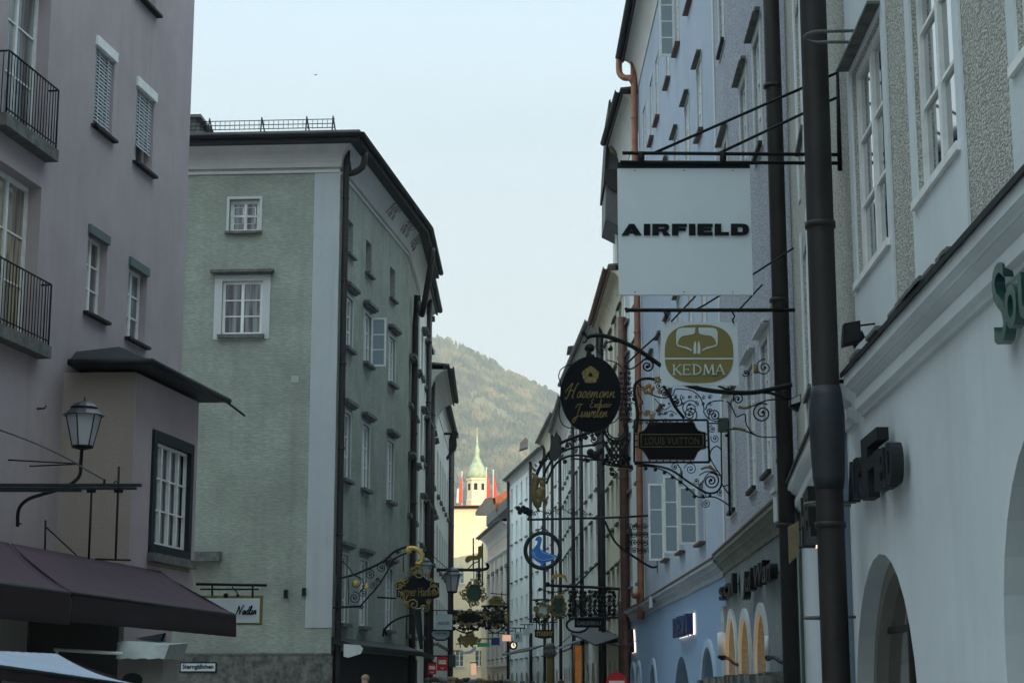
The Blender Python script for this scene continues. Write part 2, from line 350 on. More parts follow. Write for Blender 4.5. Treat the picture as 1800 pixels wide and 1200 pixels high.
class Building:
    def __init__(b, name, frames, label, cat='building', group=None, zt=15, depth=9, wall=None, z0=0):
        b.frs = frames; b.zt = zt; b.depth = depth; b.wallmat = wall; b.z0 = z0; b.op = [[] for _ in frames]
        p = frames[0].P(0, 0); b.root = thing(name, p, label, cat, group)
    def part(b, name, mb, m, parent=None): return mb.build(name, m, parent or b.root)
    def window(b, i, s0, s1, z0, z1, cols=2, rows=3, depth=.13, pane='glass', fm='trim', sur=0, hood=0, sill=.1, surm='surround', sillm='ledge', hoodm='ledge', fw=.06, gb=.028, cut=True, simple=False, hoodup=.04, sillout=.12, hoodout=.22):
        fr = b.frs[i]
        if cut: b.op[i].append((s0, s1, z0, z1))
        o = -depth+.03
        m = MB(); sash(m, fr, s0+.003, s1-.003, z0+.003, z1-.003, cols, rows, o, fw, .075, gb)
        w_ = b.part('window', m, M[fm])
        b.part('pane', MB().fbox(fr, s0, s1, z0, z1, o-.05, o-.03), M[pane], w_)
        if sur:
            m = MB(); q = .02
            m.fbox(fr, s0-sur, s0, z0-sur*.6, z1+sur, .001, q); m.fbox(fr, s1, s1+sur, z0-sur*.6, z1+sur, .001, q)
            m.fbox(fr, s0, s1, z1, z1+sur, .001, q); m.fbox(fr, s0, s1, z0-sur*.6, z0, .001, q)
            b.part('surround', m, M[surm], w_)
        if sill:
            b.part('sill', MB().fbox(fr, s0-.08, s1+.08, z0-sill, z0-.002, -.05, sillout), M[sillm], w_)
        if hood:
            z = z1+sur+hoodup; m = MB()
            m.prism(Frame(fr.P(s0-sur-.1, 0).xy, fr.P(s1+sur+.1, 0).xy, fr.side), [(0, z), (s1-s0+2*sur+.2, z), (s1-s0+2*sur+.2, z+hood), (0, z+hood)], .021, hoodout)
            m.fbox(fr, s0-sur-.04, s1+sur+.04, z-hood*.6, z-.002, .021, .13)
            b.part('hood', m, M[hoodm], w_)
        return w_
    def finish(b, extra=None, ztops=None):
        """walls with the openings cut, end walls and back"""
        m = MB()
        for fr, ops in zip(b.frs, b.op):
            rects = [o for o in ops]
            S = sorted({0, fr.L}|{x for o in rects for x in o[:2] if 0 < x < fr.L}); Z = sorted({b.z0, b.zt}|{x for o in rects for x in o[2:4] if b.z0 < x < b.zt})
            for a, c in zip(S, S[1:]):
                for d, e in zip(Z, Z[1:]):
                    sm, zm = (a+c)/2, (d+e)/2
                    if any(o[0] < sm < o[1] and o[2] < zm < o[3] for o in rects): continue
                    m.poly([fr.P(a, d), fr.P(c, d), fr.P(c, e), fr.P(a, e)])
            for o in rects:
                s0, s1, z0, z1 = o[:4]; dep = o[5] if len(o) > 5 else .25; P = fr.P
                if len(o) > 4 and o[4]:
                    sc = (s0+s1)/2; hw = (s1-s0)/2; rise = min(z1-z0, hw*o[4]); zs = z1-rise
                    arc = [(sc-hw*math.cos(math.pi*k/16), zs+rise*math.sin(math.pi*k/16)) for k in range(17)]
                    m.poly([P(*q) for q in [(s0, z1)]+arc[:9]]); m.poly([P(*q) for q in [(s1, z1)]+arc[8:][::-1]])
                    for p, q in zip(arc, arc[1:]): m.poly([P(*p), P(*q), P(*q, -dep), P(*p, -dep)])
                    zr = zs
                else:
                    zr = z1; m.poly([P(s0, z1), P(s1, z1), P(s1, z1, -dep), P(s0, z1, -dep)])
                m.poly([P(s0, z0), P(s0, zr), P(s0, zr, -dep), P(s0, z0, -dep)]); m.poly([P(s1, z0), P(s1, zr), P(s1, zr, -dep), P(s1, z0, -dep)])
                m.poly([P(s0, z0), P(s1, z0), P(s1, z0, -dep), P(s0, z0, -dep)])
        f0, f1 = b.frs[0], b.frs[-1]; d = b.depth
        m.poly([f0.P(0, b.z0), f0.P(0, b.zt), f0.P(0, b.zt, -d), f0.P(0, b.z0, -d)])
        m.poly([f1.P(f1.L, b.z0), f1.P(f1.L, b.zt), f1.P(f1.L, b.zt, -d), f1.P(f1.L, b.z0, -d)])
        m.poly([f0.P(0, b.z0, -d), f0.P(0, b.zt, -d), f1.P(f1.L, b.zt, -d), f1.P(f1.L, b.z0, -d)])
        b.wall = b.part('wall', m, b.wallmat); return b.wall
    def eaves(b, ov=.7, cove=.8, rise=2.6, gut=.1, covem='cove', roofm='roof', gutm='metal', e0=.1, e1=.1, zt=None, frs=None, dk=.12):
        z = b.zt if zt is None else zt; frs = frs or b.frs; rise = min(rise, .5)   # shallow trench roofs behind the eaves
        prof = [(-.02, z-.02), (-.02, z-cove)]
        prof += [(.03+(ov-dk)*(1-math.cos(k*math.pi/2/7)), z-cove+(cove-.06)*math.sin(k*math.pi/2/7)) for k in range(8)]
        prof += [(ov-dk+.03, z-.02)]
        b.part('cove', MB().sweep(frs, prof, e0, e1), M[covem])
        b.part('eaves_board', MB().sweep(frs, [(ov-dk-.13, z-.015), (ov-dk+.032, z-.015), (ov-dk+.032, z-.09), (ov-.02, z-.12), (ov-.02, z+.12), (ov-dk-.13, z+.12)], e0+.05, e1+.05), M[gutm])
        g = [(ov+gut*math.cos(a), z+.08+gut*math.sin(a)) for a in [math.pi+k*math.pi/8 for k in range(9)]]
        g += [(ov+.075*math.cos(a), z+.08+.075*math.sin(a)) for a in [2*math.pi-k*math.pi/8 for k in range(9)]]
        b.part('gutter', MB().sweep(frs, [(x+gut*.6, y) for x, y in g], e0+.06, e1+.06), M[gutm])
        b.part('roof', MB().sweep(frs, [(ov-.015, z+.125), (ov-.015, z+.19), (-b.depth/2, z+.19+rise), (-b.depth-.3, z+.19), (-b.depth-.3, z+.02), (-b.depth/2, z+rise)], e0, e1), M[roofm])
    def pipe(b, i, pts, r, m='pipe', collars=2.2, name='downpipe'):
        """pts [(s,z,o)] in the wall's own coordinates"""
        fr = b.frs[i]; P = [fr.P(*p) for p in pts]; mb = MB(); mb.tube([Vector(q) for q in smooth_line([tuple(p) for p in P], 3)] if len(P) > 2 else P, r, 12)
        a = max(P, key=lambda q: q.z); lo = min(P, key=lambda q: q.z); base = [p for p in P]
        for p, q in zip(P, P[1:]):
            h = abs(p.z-q.z)
            if h > 1.5 and (p-q).to_2d().length < .05:
                z = min(p.z, q.z)+.6
                while z < max(p.z, q.z):
                    mb.lathe((p.x, p.y, z), [(r*1.12, 0), (r*1.12, .05)], 12); z += collars
        return b.part(name, mb, M[m])
PANES = ['glass', 'glass', 'curtain', 'glass', 'curtain']
def rows_of(b, i, ss, zz, w, h, cols=2, rows=3, **k):
    for n, s in enumerate(ss):
        for q, z in enumerate(zz):
            hh = h[q] if isinstance(h, (list, tuple)) else h
            b.window(i, s-w/2, s+w/2, z, z+hh, cols, rows, pane=PANES[(n*3+q*2+i) % 5], **k)
# ================================================================ SETTING
m = MB()
xs = [-1500, -400, -60, -12, 12, 60, 400, 1500]; ys = [-900, -350, -60, 0, 60, 180, 400, 1000, 3300]
for i in range(len(xs)-1):
    for j in range(len(ys)-1): m.poly([(xs[i], ys[j], 0), (xs[i+1], ys[j], 0), (xs[i+1], ys[j+1], 0), (xs[i], ys[j+1], 0)])
g = m.build('ground', mat('cobbled_paving', (.30, .29, .27), .8, var=.4, scale=2.5, bump=.5, bscale=7)); tag(g, kind='structure')

def noise(x, y, s=0):
    from mathutils import noise as N_
    return N_.noise(Vector((x, y, s)))
# the rock ridge over the old town behind the camera: it keeps the evening sun off the street
m = MB(); nx, ny = 60, 14
for j in range(ny+1):
    for i in range(nx+1):
        x = -620+i*1240/nx; t = j/ny; y = -210-190*t
        h = 96.3*min(1, t*2.2)**.7 if t < .5 else 96.3*(1-(t-.5)*.8)
        m.v.append(Vector((x, y, max(-1, h*(1+.05*noise(x*.012, y*.012))-.5 if j else -1))))
for j in range(ny):
    for i in range(nx):
        a = j*(nx+1)+i; m.f.append([a, a+1, a+nx+2, a+nx+1]); m.sm.append(True)
o = m.build('hill_behind', mat('wooded_rock', (.06, .08, .045), .9, col2=(.14, .13, .11), scale=.05)); o.name = 'hill'; tag(o, kind='structure')

# the wooded mountain closing the street
RIDGE = [(520, 560), (640, 575), (720, 588), (756, 598), (790, 605), (830, 622), (860, 640), (900, 662), (940, 682), (975, 700), (1050, 745), (1200, 800), (1500, 860)]
MY = 2500
rp = [(pix(MY, *q).x, pix(MY, *q).z) for q in RIDGE]
def ridge_z(x):
    if x <= rp[0][0]: return rp[0][1]+(rp[0][0]-x)*.02
    if x >= rp[-1][0]: return max(150, rp[-1][1]-(x-rp[-1][0])*.18)
    for (a, b), (c, d) in zip(rp, rp[1:]):
        if a <= x <= c: return b+(d-b)*(x-a)/(c-a)
def mount(x, y):
    t = (y-1350)/(MY-1350); n = noise(x*.006, y*.006)*26+noise(x*.02, y*.02, 3)*9
    if t <= 1: return ridge_z(x)*max(0, t)**1.15+n*max(0, min(1, t*4))*(1-max(0, t)**3)
    return ridge_z(x)*(1-(t-1)*1.2)
m = MB(); nx, ny = 110, 70
X = lambda i: -1200+i*2400/nx
for j in range(ny+1):
    y = 1300+j*1800/ny
    for i in range(nx+1): m.v.append(Vector((X(i), y, mount(X(i), y)-2)))
for j in range(ny):
    for i in range(nx):
        a = j*(nx+1)+i; m.f.append([a, a+1, a+nx+2, a+nx+1]); m.sm.append(True)
o = m.build('mountain', mat('meadow_and_scree', (.30, .25, .12), .95, col2=(.10, .12, .05), scale=.02)); tag(o, kind='structure')
# its forest: thousands of crowns, one object
fm = D.materials.new('forest_crowns'); fm.use_nodes = True; t = fm.node_tree; b = pr(fm); b.inputs['Roughness'].default_value = .95; b.inputs['Specular IOR Level'].default_value = .1
tc = t.nodes.new('ShaderNodeTexCoord'); n1 = t.nodes.new('ShaderNodeTexNoise'); n1.inputs['Scale'].default_value = .03; n1.inputs['Detail'].default_value = 9
rp_ = t.nodes.new('ShaderNodeValToRGB'); e = rp_.color_ramp.elements; e[0].position = .36; e[0].color = (.03, .045, .02, 1); e[1].position = .66; e[1].color = (.26, .20, .09, 1)
k = e.new(.5); k.color = (.10, .105, .04, 1)
t.links.new(tc.outputs['Object'], n1.inputs['Vector']); t.links.new(n1.outputs['Fac'], rp_.inputs[0]); t.links.new(rp_.outputs[0], b.inputs['Base Color'])
m = MB(); rnd = random.Random(3)
for q in range(17000):
    y = 1500+1010*rnd.random()**.8; cx = -.03*y+(rnd.random()-.5)*.2*y
    if ridge_z(cx) <= 0: continue
    z = mount(cx, y)
    if noise(cx*.011, y*.009, 7) > .30 and rnd.random() < .85: continue
    h = rnd.uniform(7, 13); r_ = h*rnd.uniform(.2, .42); con = rnd.random() < .6; a0 = rnd.random()*6
    b0 = len(m.v); n = 5
    lv = [(r_, .12), (r_*.62, .55)] if con else [(r_*.7, .2), (r_*1.1, .55), (r_*.7, .85)]
    for rr, hh in lv:
        for k in range(n): a = a0+k*2*math.pi/n; j = rnd.uniform(.75, 1.2); m.v.append(Vector((cx+rr*j*math.cos(a), y+rr*j*math.sin(a), z+h*hh)))
    m.v.append(Vector((cx, y, z+h)))
    for l in range(len(lv)-1):
        for k in range(n): m.f.append([b0+l*n+k, b0+l*n+(k+1) % n, b0+(l+1)*n+(k+1) % n, b0+(l+1)*n+k]); m.sm.append(False)
    for k in range(n): m.f.append([b0+(len(lv)-1)*n+k, b0+(len(lv)-1)*n+(k+1) % n, b0+len(lv)*n]); m.sm.append(False)
o = m.build('forest', fm); tag(o, 'mixed forest covering the sunlit mountain slope at the end of the street', 'forest', kind='stuff')
# evening haze
hz = MB().box(-1600, 1600, -950, 3400, -3, 640).build('haze', None)
hm = D.materials.new('evening_haze'); hm.use_nodes = True; t = hm.node_tree; t.nodes.remove(pr(hm)); v_ = t.nodes.new('ShaderNodeVolumePrincipled')
v_.inputs['Color'].default_value = (.93, .95, .96, 1); v_.inputs['Density'].default_value = .00028; v_.inputs['Anisotropy'].default_value = .2
t.links.new(v_.outputs[0], t.nodes['Material Output'].inputs['Volume']); hz.data.materials.append(hm)
tag(hz, 'pale evening haze filling the valley air', 'haze', kind='stuff')

# ================================================================ LEFT: mauve house with balconies and bay
fp = Frame((-10.74, 5), (-6.32, 33.5), 1)
B = Building('town_house', [fp], 'mauve rendered house with two iron balconies, venetian blinds and a roofed bay', 'house', zt=18.5, depth=10, wall=M['pink'])
def slats(parent, fr, s0, s1, z0, z1):
    m = MB(); n = int((z1-z0)/.062)
    for k in range(n):
        z = z1-(k+.5)*(z1-z0)/n; m.hexa([fr.P(s0, z-.027, -.035), fr.P(s1, z-.027, -.035), fr.P(s1, z+.024, -.062), fr.P(s0, z+.024, -.062), fr.P(s0, z-.022, -.033), fr.P(s1, z-.022, -.033), fr.P(s1, z+.029, -.060), fr.P(s0, z+.029, -.060)])
    for s in (s0+.2, s1-.2): m.fbox(fr, s-.012, s+.012, z0, z1, -.028, -.02)
    m.build('blind', M['blind'], parent)
for n, (uL, uR, vT, vB, gap) in enumerate([(166, 200, 80, 235, .12), (238, 270, 152, 298, .34)]):
    s0, s1, z0, z1 = fp.rect(uL, uR, vT, vB)
    w_ = B.window(0, s0, s1, z0, z1, 2, 3, .2, sillm='metal', sill=.05, sillout=.1)
    slats(w_, fp, s0+.03, s1-.03, z0+gap, z1-.1)
    MB().fbox(fp, s0-.04, s1+.04, z1-.12, z1+.05, -.04, .045).build('blind_box', M['trim'], w_)
for n, (uL, uR, vT, vB) in enumerate([(152, 187, 408, 558), (224, 257, 465, 602)]):
    s0, s1, z0, z1 = fp.rect(uL, uR, vT, vB)
    w_ = B.window(0, s0, s1, z0, z1-.08, 2, 3, .16, pane=('glass', 'curtain')[n], sillm='metal', sill=.05, sillout=.1)
    MB().fbox(fp, s0-.02, s1+.02, z1-.1, z1+.05, -.05, .045).build('blind_box', mat('grey_green_blind_box_%d' % n, (.09, .12, .125), .6), w_)
s0, s1, z0, z1 = fp.rect(240, 277, -140, 10); B.window(0, s0, s1, z0, z1, 2, 3, .16, sillm='metal', sill=.05)
def balcony(uv, zslab, ztop, pane):
    OUT = .22; sE = max(fp.hit(*uv, OUT)[0], 22.2); d1 = 22.12; d0 = d1-1.5; sA = d0-.35
    w_ = B.window(0, d0, d1, zslab+.04, ztop, 2, 3, .24, pane=pane, sill=0, fw=.085)
    g = B.part('balcony', MB().fbox(fp, sA, sE, zslab-.19, zslab, -.02, OUT), M['ledge'])
    m = MB(); zt = zslab+.97; P = fp.P; o = OUT-.035
    m.tube([P(sA+.06, zt, .02), P(sA+.06, zt, o), P(sE-.05, zt, o), P(sE-.05, zt, .02)], .016, 6)
    m.tube([P(sA+.06, zslab+.08, o), P(sE-.05, zslab+.08, o)], .012, 6)
    n = 18
    for k in range(n+1):
        s = sA+.06+(sE-.11-sA)*k/n; m.tube([P(s, zslab-.02, o), P(s, zt, o)], .009 if k % n else .016, 5)
    for s in (sA+.06, sE-.05): m.tube([P(s, zslab, .1), P(s, zt, .1)], .008, 5)
    m.build('balcony_railing', M['iron'], g)
balcony((103, 262), 9.8, 12.5, 'curtain')
balcony((91, 612), 6.68, 9.18, 'glassy')
hk_ = fp.hit(65, 718)
B.part('wall_hook', MB().tube([fp.P(hk_[0], hk_[1], -.01), fp.P(hk_[0], hk_[1], .12), fp.P(hk_[0]+.06, hk_[1]+.05, .12)], .014, 6), M['iron'])
# the bay
fb = Frame((-6.0, 28), (-5.53, 31), 1); fbr = Frame((-7.35, 28.05), (-6.0, 28), 1); fbe = Frame((-5.53, 31), (-7.2, 31.1), 1)
B.finish()
bz0, bz1 = 2.75, 6.46
s0, s1, z0, z1 = fb.rect(267, 331, 780, 968)
mbw = MB()
mbw.poly([fbr.P(0, bz0), fbr.P(fbr.L, bz0), fbr.P(fbr.L, bz1), fbr.P(0, bz1)]); mbw.poly([fbr.P(0, bz0), fb.P(0, bz0), fb.P(fb.L, bz0), fbe.P(fbe.L, bz0)])
for a, b_, c, d in [(0, s0, bz0, bz1), (s1, fb.L, bz0, bz1), (s0, s1, bz0, z0), (s0, s1, z1, bz1)]: mbw.poly([fb.P(a, c), fb.P(b_, c), fb.P(b_, d), fb.P(a, d)])
for a, b_ in [((s0, z0), (s0, z1)), ((s1, z0), (s1, z1)), ((s0, z0), (s1, z0)), ((s0, z1), (s1, z1))]: mbw.poly([fb.P(*a), fb.P(*b_), fb.P(*b_, -.2), fb.P(*a, -.2)])
mbw.poly([fbe.P(0, bz0), fbe.P(fbe.L, bz0), fbe.P(fbe.L, bz1), fbe.P(0, bz1)])
bay = B.part('bay', mbw, M['bay'])
# pale face strip of the bay towards the street
m = MB(); m.fbox(fb, -.005, s0-.14, bz0, bz1-.02, .002, .015); m.fbox(fb, s1+.14, fb.L+.005, bz0, bz1-.02, .002, .015); m.fbox(fb, s0-.14, s1+.14, z1+.14, bz1-.02, .002, .015); m.fbox(fb, s0-.14, s1+.14, bz0, z0-.3, .002, .015)
m.build('bay_face', M['pink'], bay)
wd = MB(); wi = .1; sash(wd, fb, s0+.05, s1-.05, z0+.05, z1-.05, 4, 3, -.03, .05, .06, .024); wd.build('window', M['trim'], bay)
MB().fbox(fb, s0+.05, s1-.05, z0+.05, z1-.05, -.12, -.10).build('pane', M['glass'], bay)
m = MB()
for q in [(s0-.1, s0+.05, z0-.1, z1+.12), (s1-.05, s1+.1, z0-.1, z1+.12), (s0+.05, s1-.05, z1-.05, z1+.12), (s0+.05, s1-.05, z0-.1, z0+.05)]: m.fbox(fb, *q, -.09, .05)
m.build('window_frame', M['trimd'], bay); MB().fbox(fb, s0-.16, s1+.16, z0-.24, z0-.102, .003, .14).build('sill', M['ledge'], bay)
# bay roof: hipped sheet with overhanging dark eaves
ev = .45; zr = bz1+.05
A0, A1, A2, A3 = Vector((-7.0, 27.68, zr)), Vector((-5.72, 27.6, zr)), Vector((-5.12, 31.4, zr)), Vector((-6.9, 31.5, zr))
T0, T1 = Vector((-6.35, 28.3, zr+.42)), Vector((-6.1, 30.9, zr+.42)); T2 = Vector((-7.05, 28.3, zr+.34))
up = Vector((0, 0, .08)); m = MB()
m.add([A0, A1, A2, A3, A0+up, A1+up, A2+up, A3+up, T2, T0, T1], [(0, 3, 2, 1), (0, 1, 5, 4), (1, 2, 6, 5), (2, 3, 7, 6), (3, 0, 4, 7), (4, 5, 9, 8), (5, 6, 10, 9), (6, 7, 10), (7, 4, 8, 9, 10)])
m.tube([A0+up*.5+Vector((0, -.05, 0)), A1+up*.5+Vector((.05, -.05, 0)), A2+up*.5+Vector((.05, .1, 0))], .055, 8)
for k in range(7):
    p = A1.lerp(A2, (k+.6)/7.2)+up; m.box(p.x-.1, p.x-.04, p.y-.04, p.y+.04, p.z, p.z+.06)
m.build('bay_roof', M['metal'], bay)
m = MB(); m.tube([A2+Vector((0, 0, .03)), A2+Vector((.28, .5, -.16))], .02, 6); m.build('gutter_spout', M['metal'], bay)

# shop front under the purple awning
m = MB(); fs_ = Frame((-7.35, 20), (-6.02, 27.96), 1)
m.fbox(fs_, 0, fs_.L, 0, 3.33, -1.6, 0); SF = B.part('shop_front', m, M['shopwall'])
m = MB(); m.fbox(fs_, 4.6, 7.8, .3, 2.45, .002, .03); m.build('dark_shop_window', M['dark'], SF)

# ---- awnings
def awning(name, pts, drop, label, mt, mtv, group=None, seams=3):
    """pts: back-left, back-right, front-right, front-left"""
    bl, br_, fr_, fl = [Vector(p) for p in pts]
    r = thing(name, (bl+br_)/2, label, 'awning', group); m = MB(); N = 24; K = 8; top = []
    for j in range(K+1):
        for i in range(N+1):
            a = bl.lerp(br_, i/N); b_ = fl.lerp(fr_, i/N); p = a.lerp(b_, j/K)
            p.z -= .05*math.sin(math.pi*j/K)+.003*math.sin(i*2.2+j)*math.sin(math.pi*i/N)
            top.append(p)
    n = len(top); fs = []
    for j in range(K):
        for i in range(N):
            a = j*(N+1)+i; q = (a, a+1, a+N+2, a+N+1); fs += [q, tuple(x+n for x in q[::-1])]
    rim = [i for i in range(N+1)]+[j*(N+1)+N for j in range(1, K+1)]+[K*(N+1)+i for i in range(N-1, -1, -1)]+[j*(N+1) for j in range(K-1, 0, -1)]
    for a, b_ in zip(rim, rim[1:]+rim[:1]): fs.append((a, b_, b_+n, a+n))
    m.add(top+[p-Vector((0, 0, .012)) for p in top], fs, True); m.build('canopy', mt, r)
    m = MB(); vt = []; d = (fr_-fl).normalized(); nn = Vector((d.y, -d.x, 0))
    for j in range(2):
        for i in range(N+1):
            p = fl.lerp(fr_, i/N)+nn*(.010*math.sin(i*1.1)*j+.01); p.z -= .01+j*(drop+.003*math.sin(i*3.1)); vt.append(p)
    n = len(vt)
    m.add(vt+[p+nn*.012 for p in vt], [(i, i+1, i+N+2, i+N+1) for i in range(N)]+[(i+N+1+n, i+N+2+n, i+1+n, i+n) for i in range(N)]+[(N+1+i, N+2+i, N+2+i+n, N+1+i+n) for i in range(N)], True)
    e = [fr_-Vector((0, 0, .012)), fr_-Vector((0, 0, drop)), (fr_+(br_-fr_)*.04)-Vector((0, 0, drop*.9)), br_-Vector((0, 0, .03))]
    m.poly(e); m.poly([p+d*.012 for p in e][::-1]); m.build('valance', mtv, r)
    m = MB(); m.tube([fl-Vector((0, 0, .03)), fr_-Vector((0, 0, .03))], .03, 8)
    for t_ in (.12, .88): m.tube([fl.lerp(fr_, t_)-Vector((0, 0, .05)), (fl.lerp(fr_, t_)+bl.lerp(br_, t_))/2-Vector((0, 0, .32)), bl.lerp(br_, t_)-Vector((0, 0, .3))], .02, 6)
    m.build('folding_frame', M['iron'], r); return r
y0 = 28.9
FR = pix(28.9, 413, 1078); BR = pix(29.35, 282, 1003)
dv = Vector((-.155, -1, 0))
def on_line(P, u):   # point of the horizontal line P + k*dv seen in column u
    r = ray(u, 1040); k = (P.x-P.y*r[0]/r[1])/(r[0]/r[1]*-1*dv.y*-1+ -dv.x) if False else (P.x*r[1]-P.y*r[0])/(dv.y*r[0]-dv.x*r[1])
    return P+dv*k
FM = on_line(FR, 125); BM = on_line(BR, 14)
aw = 'purple shop awnings under the mauve house'
awning('awning', [BM, BR, FR, FM], .36, 'plum purple awning whose right corner overlaps the white sign framed in gold', M['awn'], M['awnd'], aw)
awning('awning', [BM+dv*7, BM+dv*.06, FM+dv*.06, FM+dv*7], .40, 'plum purple awning cut off by the left edge of the photo, left of the seam', M['awn'], M['awnd'], aw)
# pale tarp low at the bottom left
a = pix(19, -30, 1142); b_ = pix(20.5, 100, 1148); c = pix(17.2, 248, 1203); d = pix(15.5, -30, 1163)
awning('market_tarp', [a, b_, c, d], .12, 'pale blue tarpaulin roof of a market stall in the bottom left corner', M['tarp'], M['awnd'])
# small white stall box with fluttering cover
r = thing('stall_booth', pix(24.5, 250, 1200), 'small off-white stall booth with crumpled cloth cover and round opening below the purple awning', 'stall')
fq = front(24.5); m = MB(); a = fq.hit(212, 1160); b_ = fq.hit(287, 1160); m.fbox(fq, a[0], b_[0], 0, fq.hit(250, 1156)[1], -1.2, 0); m.build('booth', M['shopwall'], r)
m = MB(); top = [pix(24.2, *q) for q in smooth_line([(206, 1128), (225, 1126), (255, 1132), (298, 1132)], 4)]; bot = [pix(24.1, u+2*math.sin(i*2.), 1157+1.2*math.sin(i*1.7)) for i, u in enumerate([204+i*7.2 for i in range(len(top))])]
n = len(top); back = Vector((0, 1.4, .05)); vs_ = top+bot+[p+back for p in top]+[p+back for p in bot]
m.add(vs_, [(i, i+1, n+i+1, n+i) for i in range(n-1)]+[(i, 2*n+i, 2*n+i+1, i+1) for i in range(n-1)]+[(0, n, 3*n, 2*n), (n-1, 2*n-1, 4*n-1, 3*n-1), (2*n, 2*n+n-1, 4*n-1, 3*n)], True)
m.build('cover', mat('grey_white_stall_cloth', (.40, .43, .43), .8, var=.25, scale=3), r)
m = MB(); m.prism(fq, [fq.hit(*q) for q in ell(233, 1194, 18, 12)], .003, .02); m.build('round_opening', M['dark'], r)
m = MB(); m.tube([pix(24.0, 95, 1141), pix(24.0, 215, 1148)], .022, 8); m.tube([pix(24.0, 100, 1141), pix(24.0, 103, 1200)], .02, 8); m.build('awning_rail', M['trim'], r)
r = thing('folded_parasol', pix(27.5, 262, 1120), 'small folded light blue cloth parasol peeking out below the purple awning', 'parasol')
m = MB(); A = [(238, 1121), (288, 1112), (289, 1130), (262, 1128)]; poly_px(m, 27.5, A, .15); m.build('cloth', M['tarp'], r)
m = MB(); m.tube([pix(27.4, 290, 1112), pix(27.4, 284, 1126)], .02, 6); m.tube([pix(27.5, 265, 1128), (pix(27.5, 265, 1128).x, 27.5, 0)], .025, 6); m.build('pole', M['iron'], r)

# ---- horizontal sign beam, lantern, wires on the left
def lantern(y, u, vt, vb, wpx, label, group, arm_=None, arms=None):
    """street lantern: vt = finial top, vb = bottom of glass, in the picture column u"""
    c = pix(y, u, vb); H = (pix(y, u, vt).z-c.z); W = wpx*y/F/2*1.02
    r = thing('street_lantern', c, label, 'lantern', group); m = MB()
    g = MB(); g.lathe(c, [(W*.50, 0), (W*.86, H*.62)], 6, smooth=False, start=.35); g.build('lamp_glass', M['lampg'], r)
    for k in range(6):
        a = .35+k*math.pi/3; m.tube([c+Vector((W*.5*math.cos(a), W*.5*math.sin(a), 0)), c+Vector((W*.87*math.cos(a), W*.87*math.sin(a), H*.62))], W*.035, 5)
    m.lathe(c-Vector((0, 0, H*.07)), [(W*.15, 0), (W*.4, .02), (W*.54, H*.04), (W*.54, H*.08)], 12); m.build('cage', M['iron'], r)
    m = MB(); m.lathe(c+Vector((0, 0, H*.61)), [(W*1.04, 0), (W, H*.02), (W*.62, H*.14), (W*.60, H*.155), (W*.70, H*.16), (W*.52, H*.23), (W*.2, H*.285), (W*.05, H*.3), (W*.045, H*.36), (.004, H*.385)], 12, start=.35, smooth=False); m.build('lantern_roof', mat('lantern_cap_blue_black', (.02, .026, .04), .4), r)
    if arm_:
        m = MB(); pts = [pix(y, *q) for q in smooth_line(arm_, 6)]; m.tube(pts, W*.09, 8)
        for q in (arms or []): m.tube([pix(y, *p) for p in q], W*.035, 6)
        m.build('arm', M['iron'], r)
    return r
lg = 'wall lanterns over the street'
lantern(26.2, 145, 696, 784, 70, 'black six-sided lantern with frosted panes on a curved arm at the mauve house', lg,
        [(144, 788), (142, 815), (141, 832), (132, 845), (110, 858), (75, 868), (48, 878), (33, 895), (31, 925)],
        [[(144, 815), (14, 808)], [(143, 815), (52, 819)], [(31, 918), (38, 921)]])
bm = thing('sign_beam', pix(25.6, 0, 855), 'dark green horizontal double beam with two hanging rods, crossing in front of the left lantern arm', 'sign bracket')
m = MB(); f = front(25.6)
for u0, u1, v0, v1, d in [(-60, 249, 850, 854.5, .05), (-60, 240, 856, 860, .04), (-60, 143, 860, 864, .03)]:
    a = f.hit(u0, v1); c = f.hit(u1, v0); m.fbox(f, a[0], c[0], a[1], c[1], -d, d)
m.build('beam', M['trimd'], bm); m = MB()
for pts, r_ in [([(161, 862), (156, 982)], .018), ([(209, 820), (203, 985)], .018), ([(184, 842), (183, 850)], .02), ([(153, 862), (168, 862)], .03), ([(201, 862), (216, 862)], .03), ([(80, 914), (79, 966)], .016), ([(80, 925), (134, 975)], .012), ([(167, 982), (230, 984)], .014), ([(200, 849), (203, 844), (207, 848)], .01)]: rod(m, 25.6, pts, r_)
m.build('hanging_rods', M['iron'], bm)
o = MB().tube([pix(25.7, *q) for q in smooth_line([(-10, 752), (60, 778), (120, 806), (150, 824), (184, 843)], 5)], .012, 5).build('sagging_cable', mat('grey_cable', (.07, .075, .08), .7)); tag(o, 'thin grey cable sagging behind the left lantern', 'cable')
# floodlit 'Nadler' panel
y = 31.2; bn = thing('hanging_sign', pix(y, 405, 1027), 'white hanging sign lettered Nadler in a gold frame, half hidden by the purple awning', 'sign', 'hanging guild and shop signs')
f = front(y); a = f.hit(348, 1098); c = f.hit(462, 1046)
MB().fbox(f, a[0], c[0], a[1], c[1], -.05, .0).build('frame', M['golddull'], bn)
a = f.hit(352, 1094); c = f.hit(457, 1051); MB().fbox(f, a[0], c[0], a[1], c[1], .002, .02).build('panel', M['signw'], bn)

m = MB(); rod(m, y, [(345, 1026), (469, 1028)], .025); rod(m, y, [(352, 1035), (455, 1035)], .015); rod(m, y, [(373, 1026), (373, 1046)], .02); rod(m, y, [(444, 1026), (444, 1050)], .02)
rod(m, y-.2, [(408, 1030), (410, 1034), (417, 1040), (418, 1048)], .012); m.ball(pix(y-.2, 397, 1046), .045); m.ball(pix(y-.2, 418, 1046), .03); m.build('bracket', M['iron'], bn)

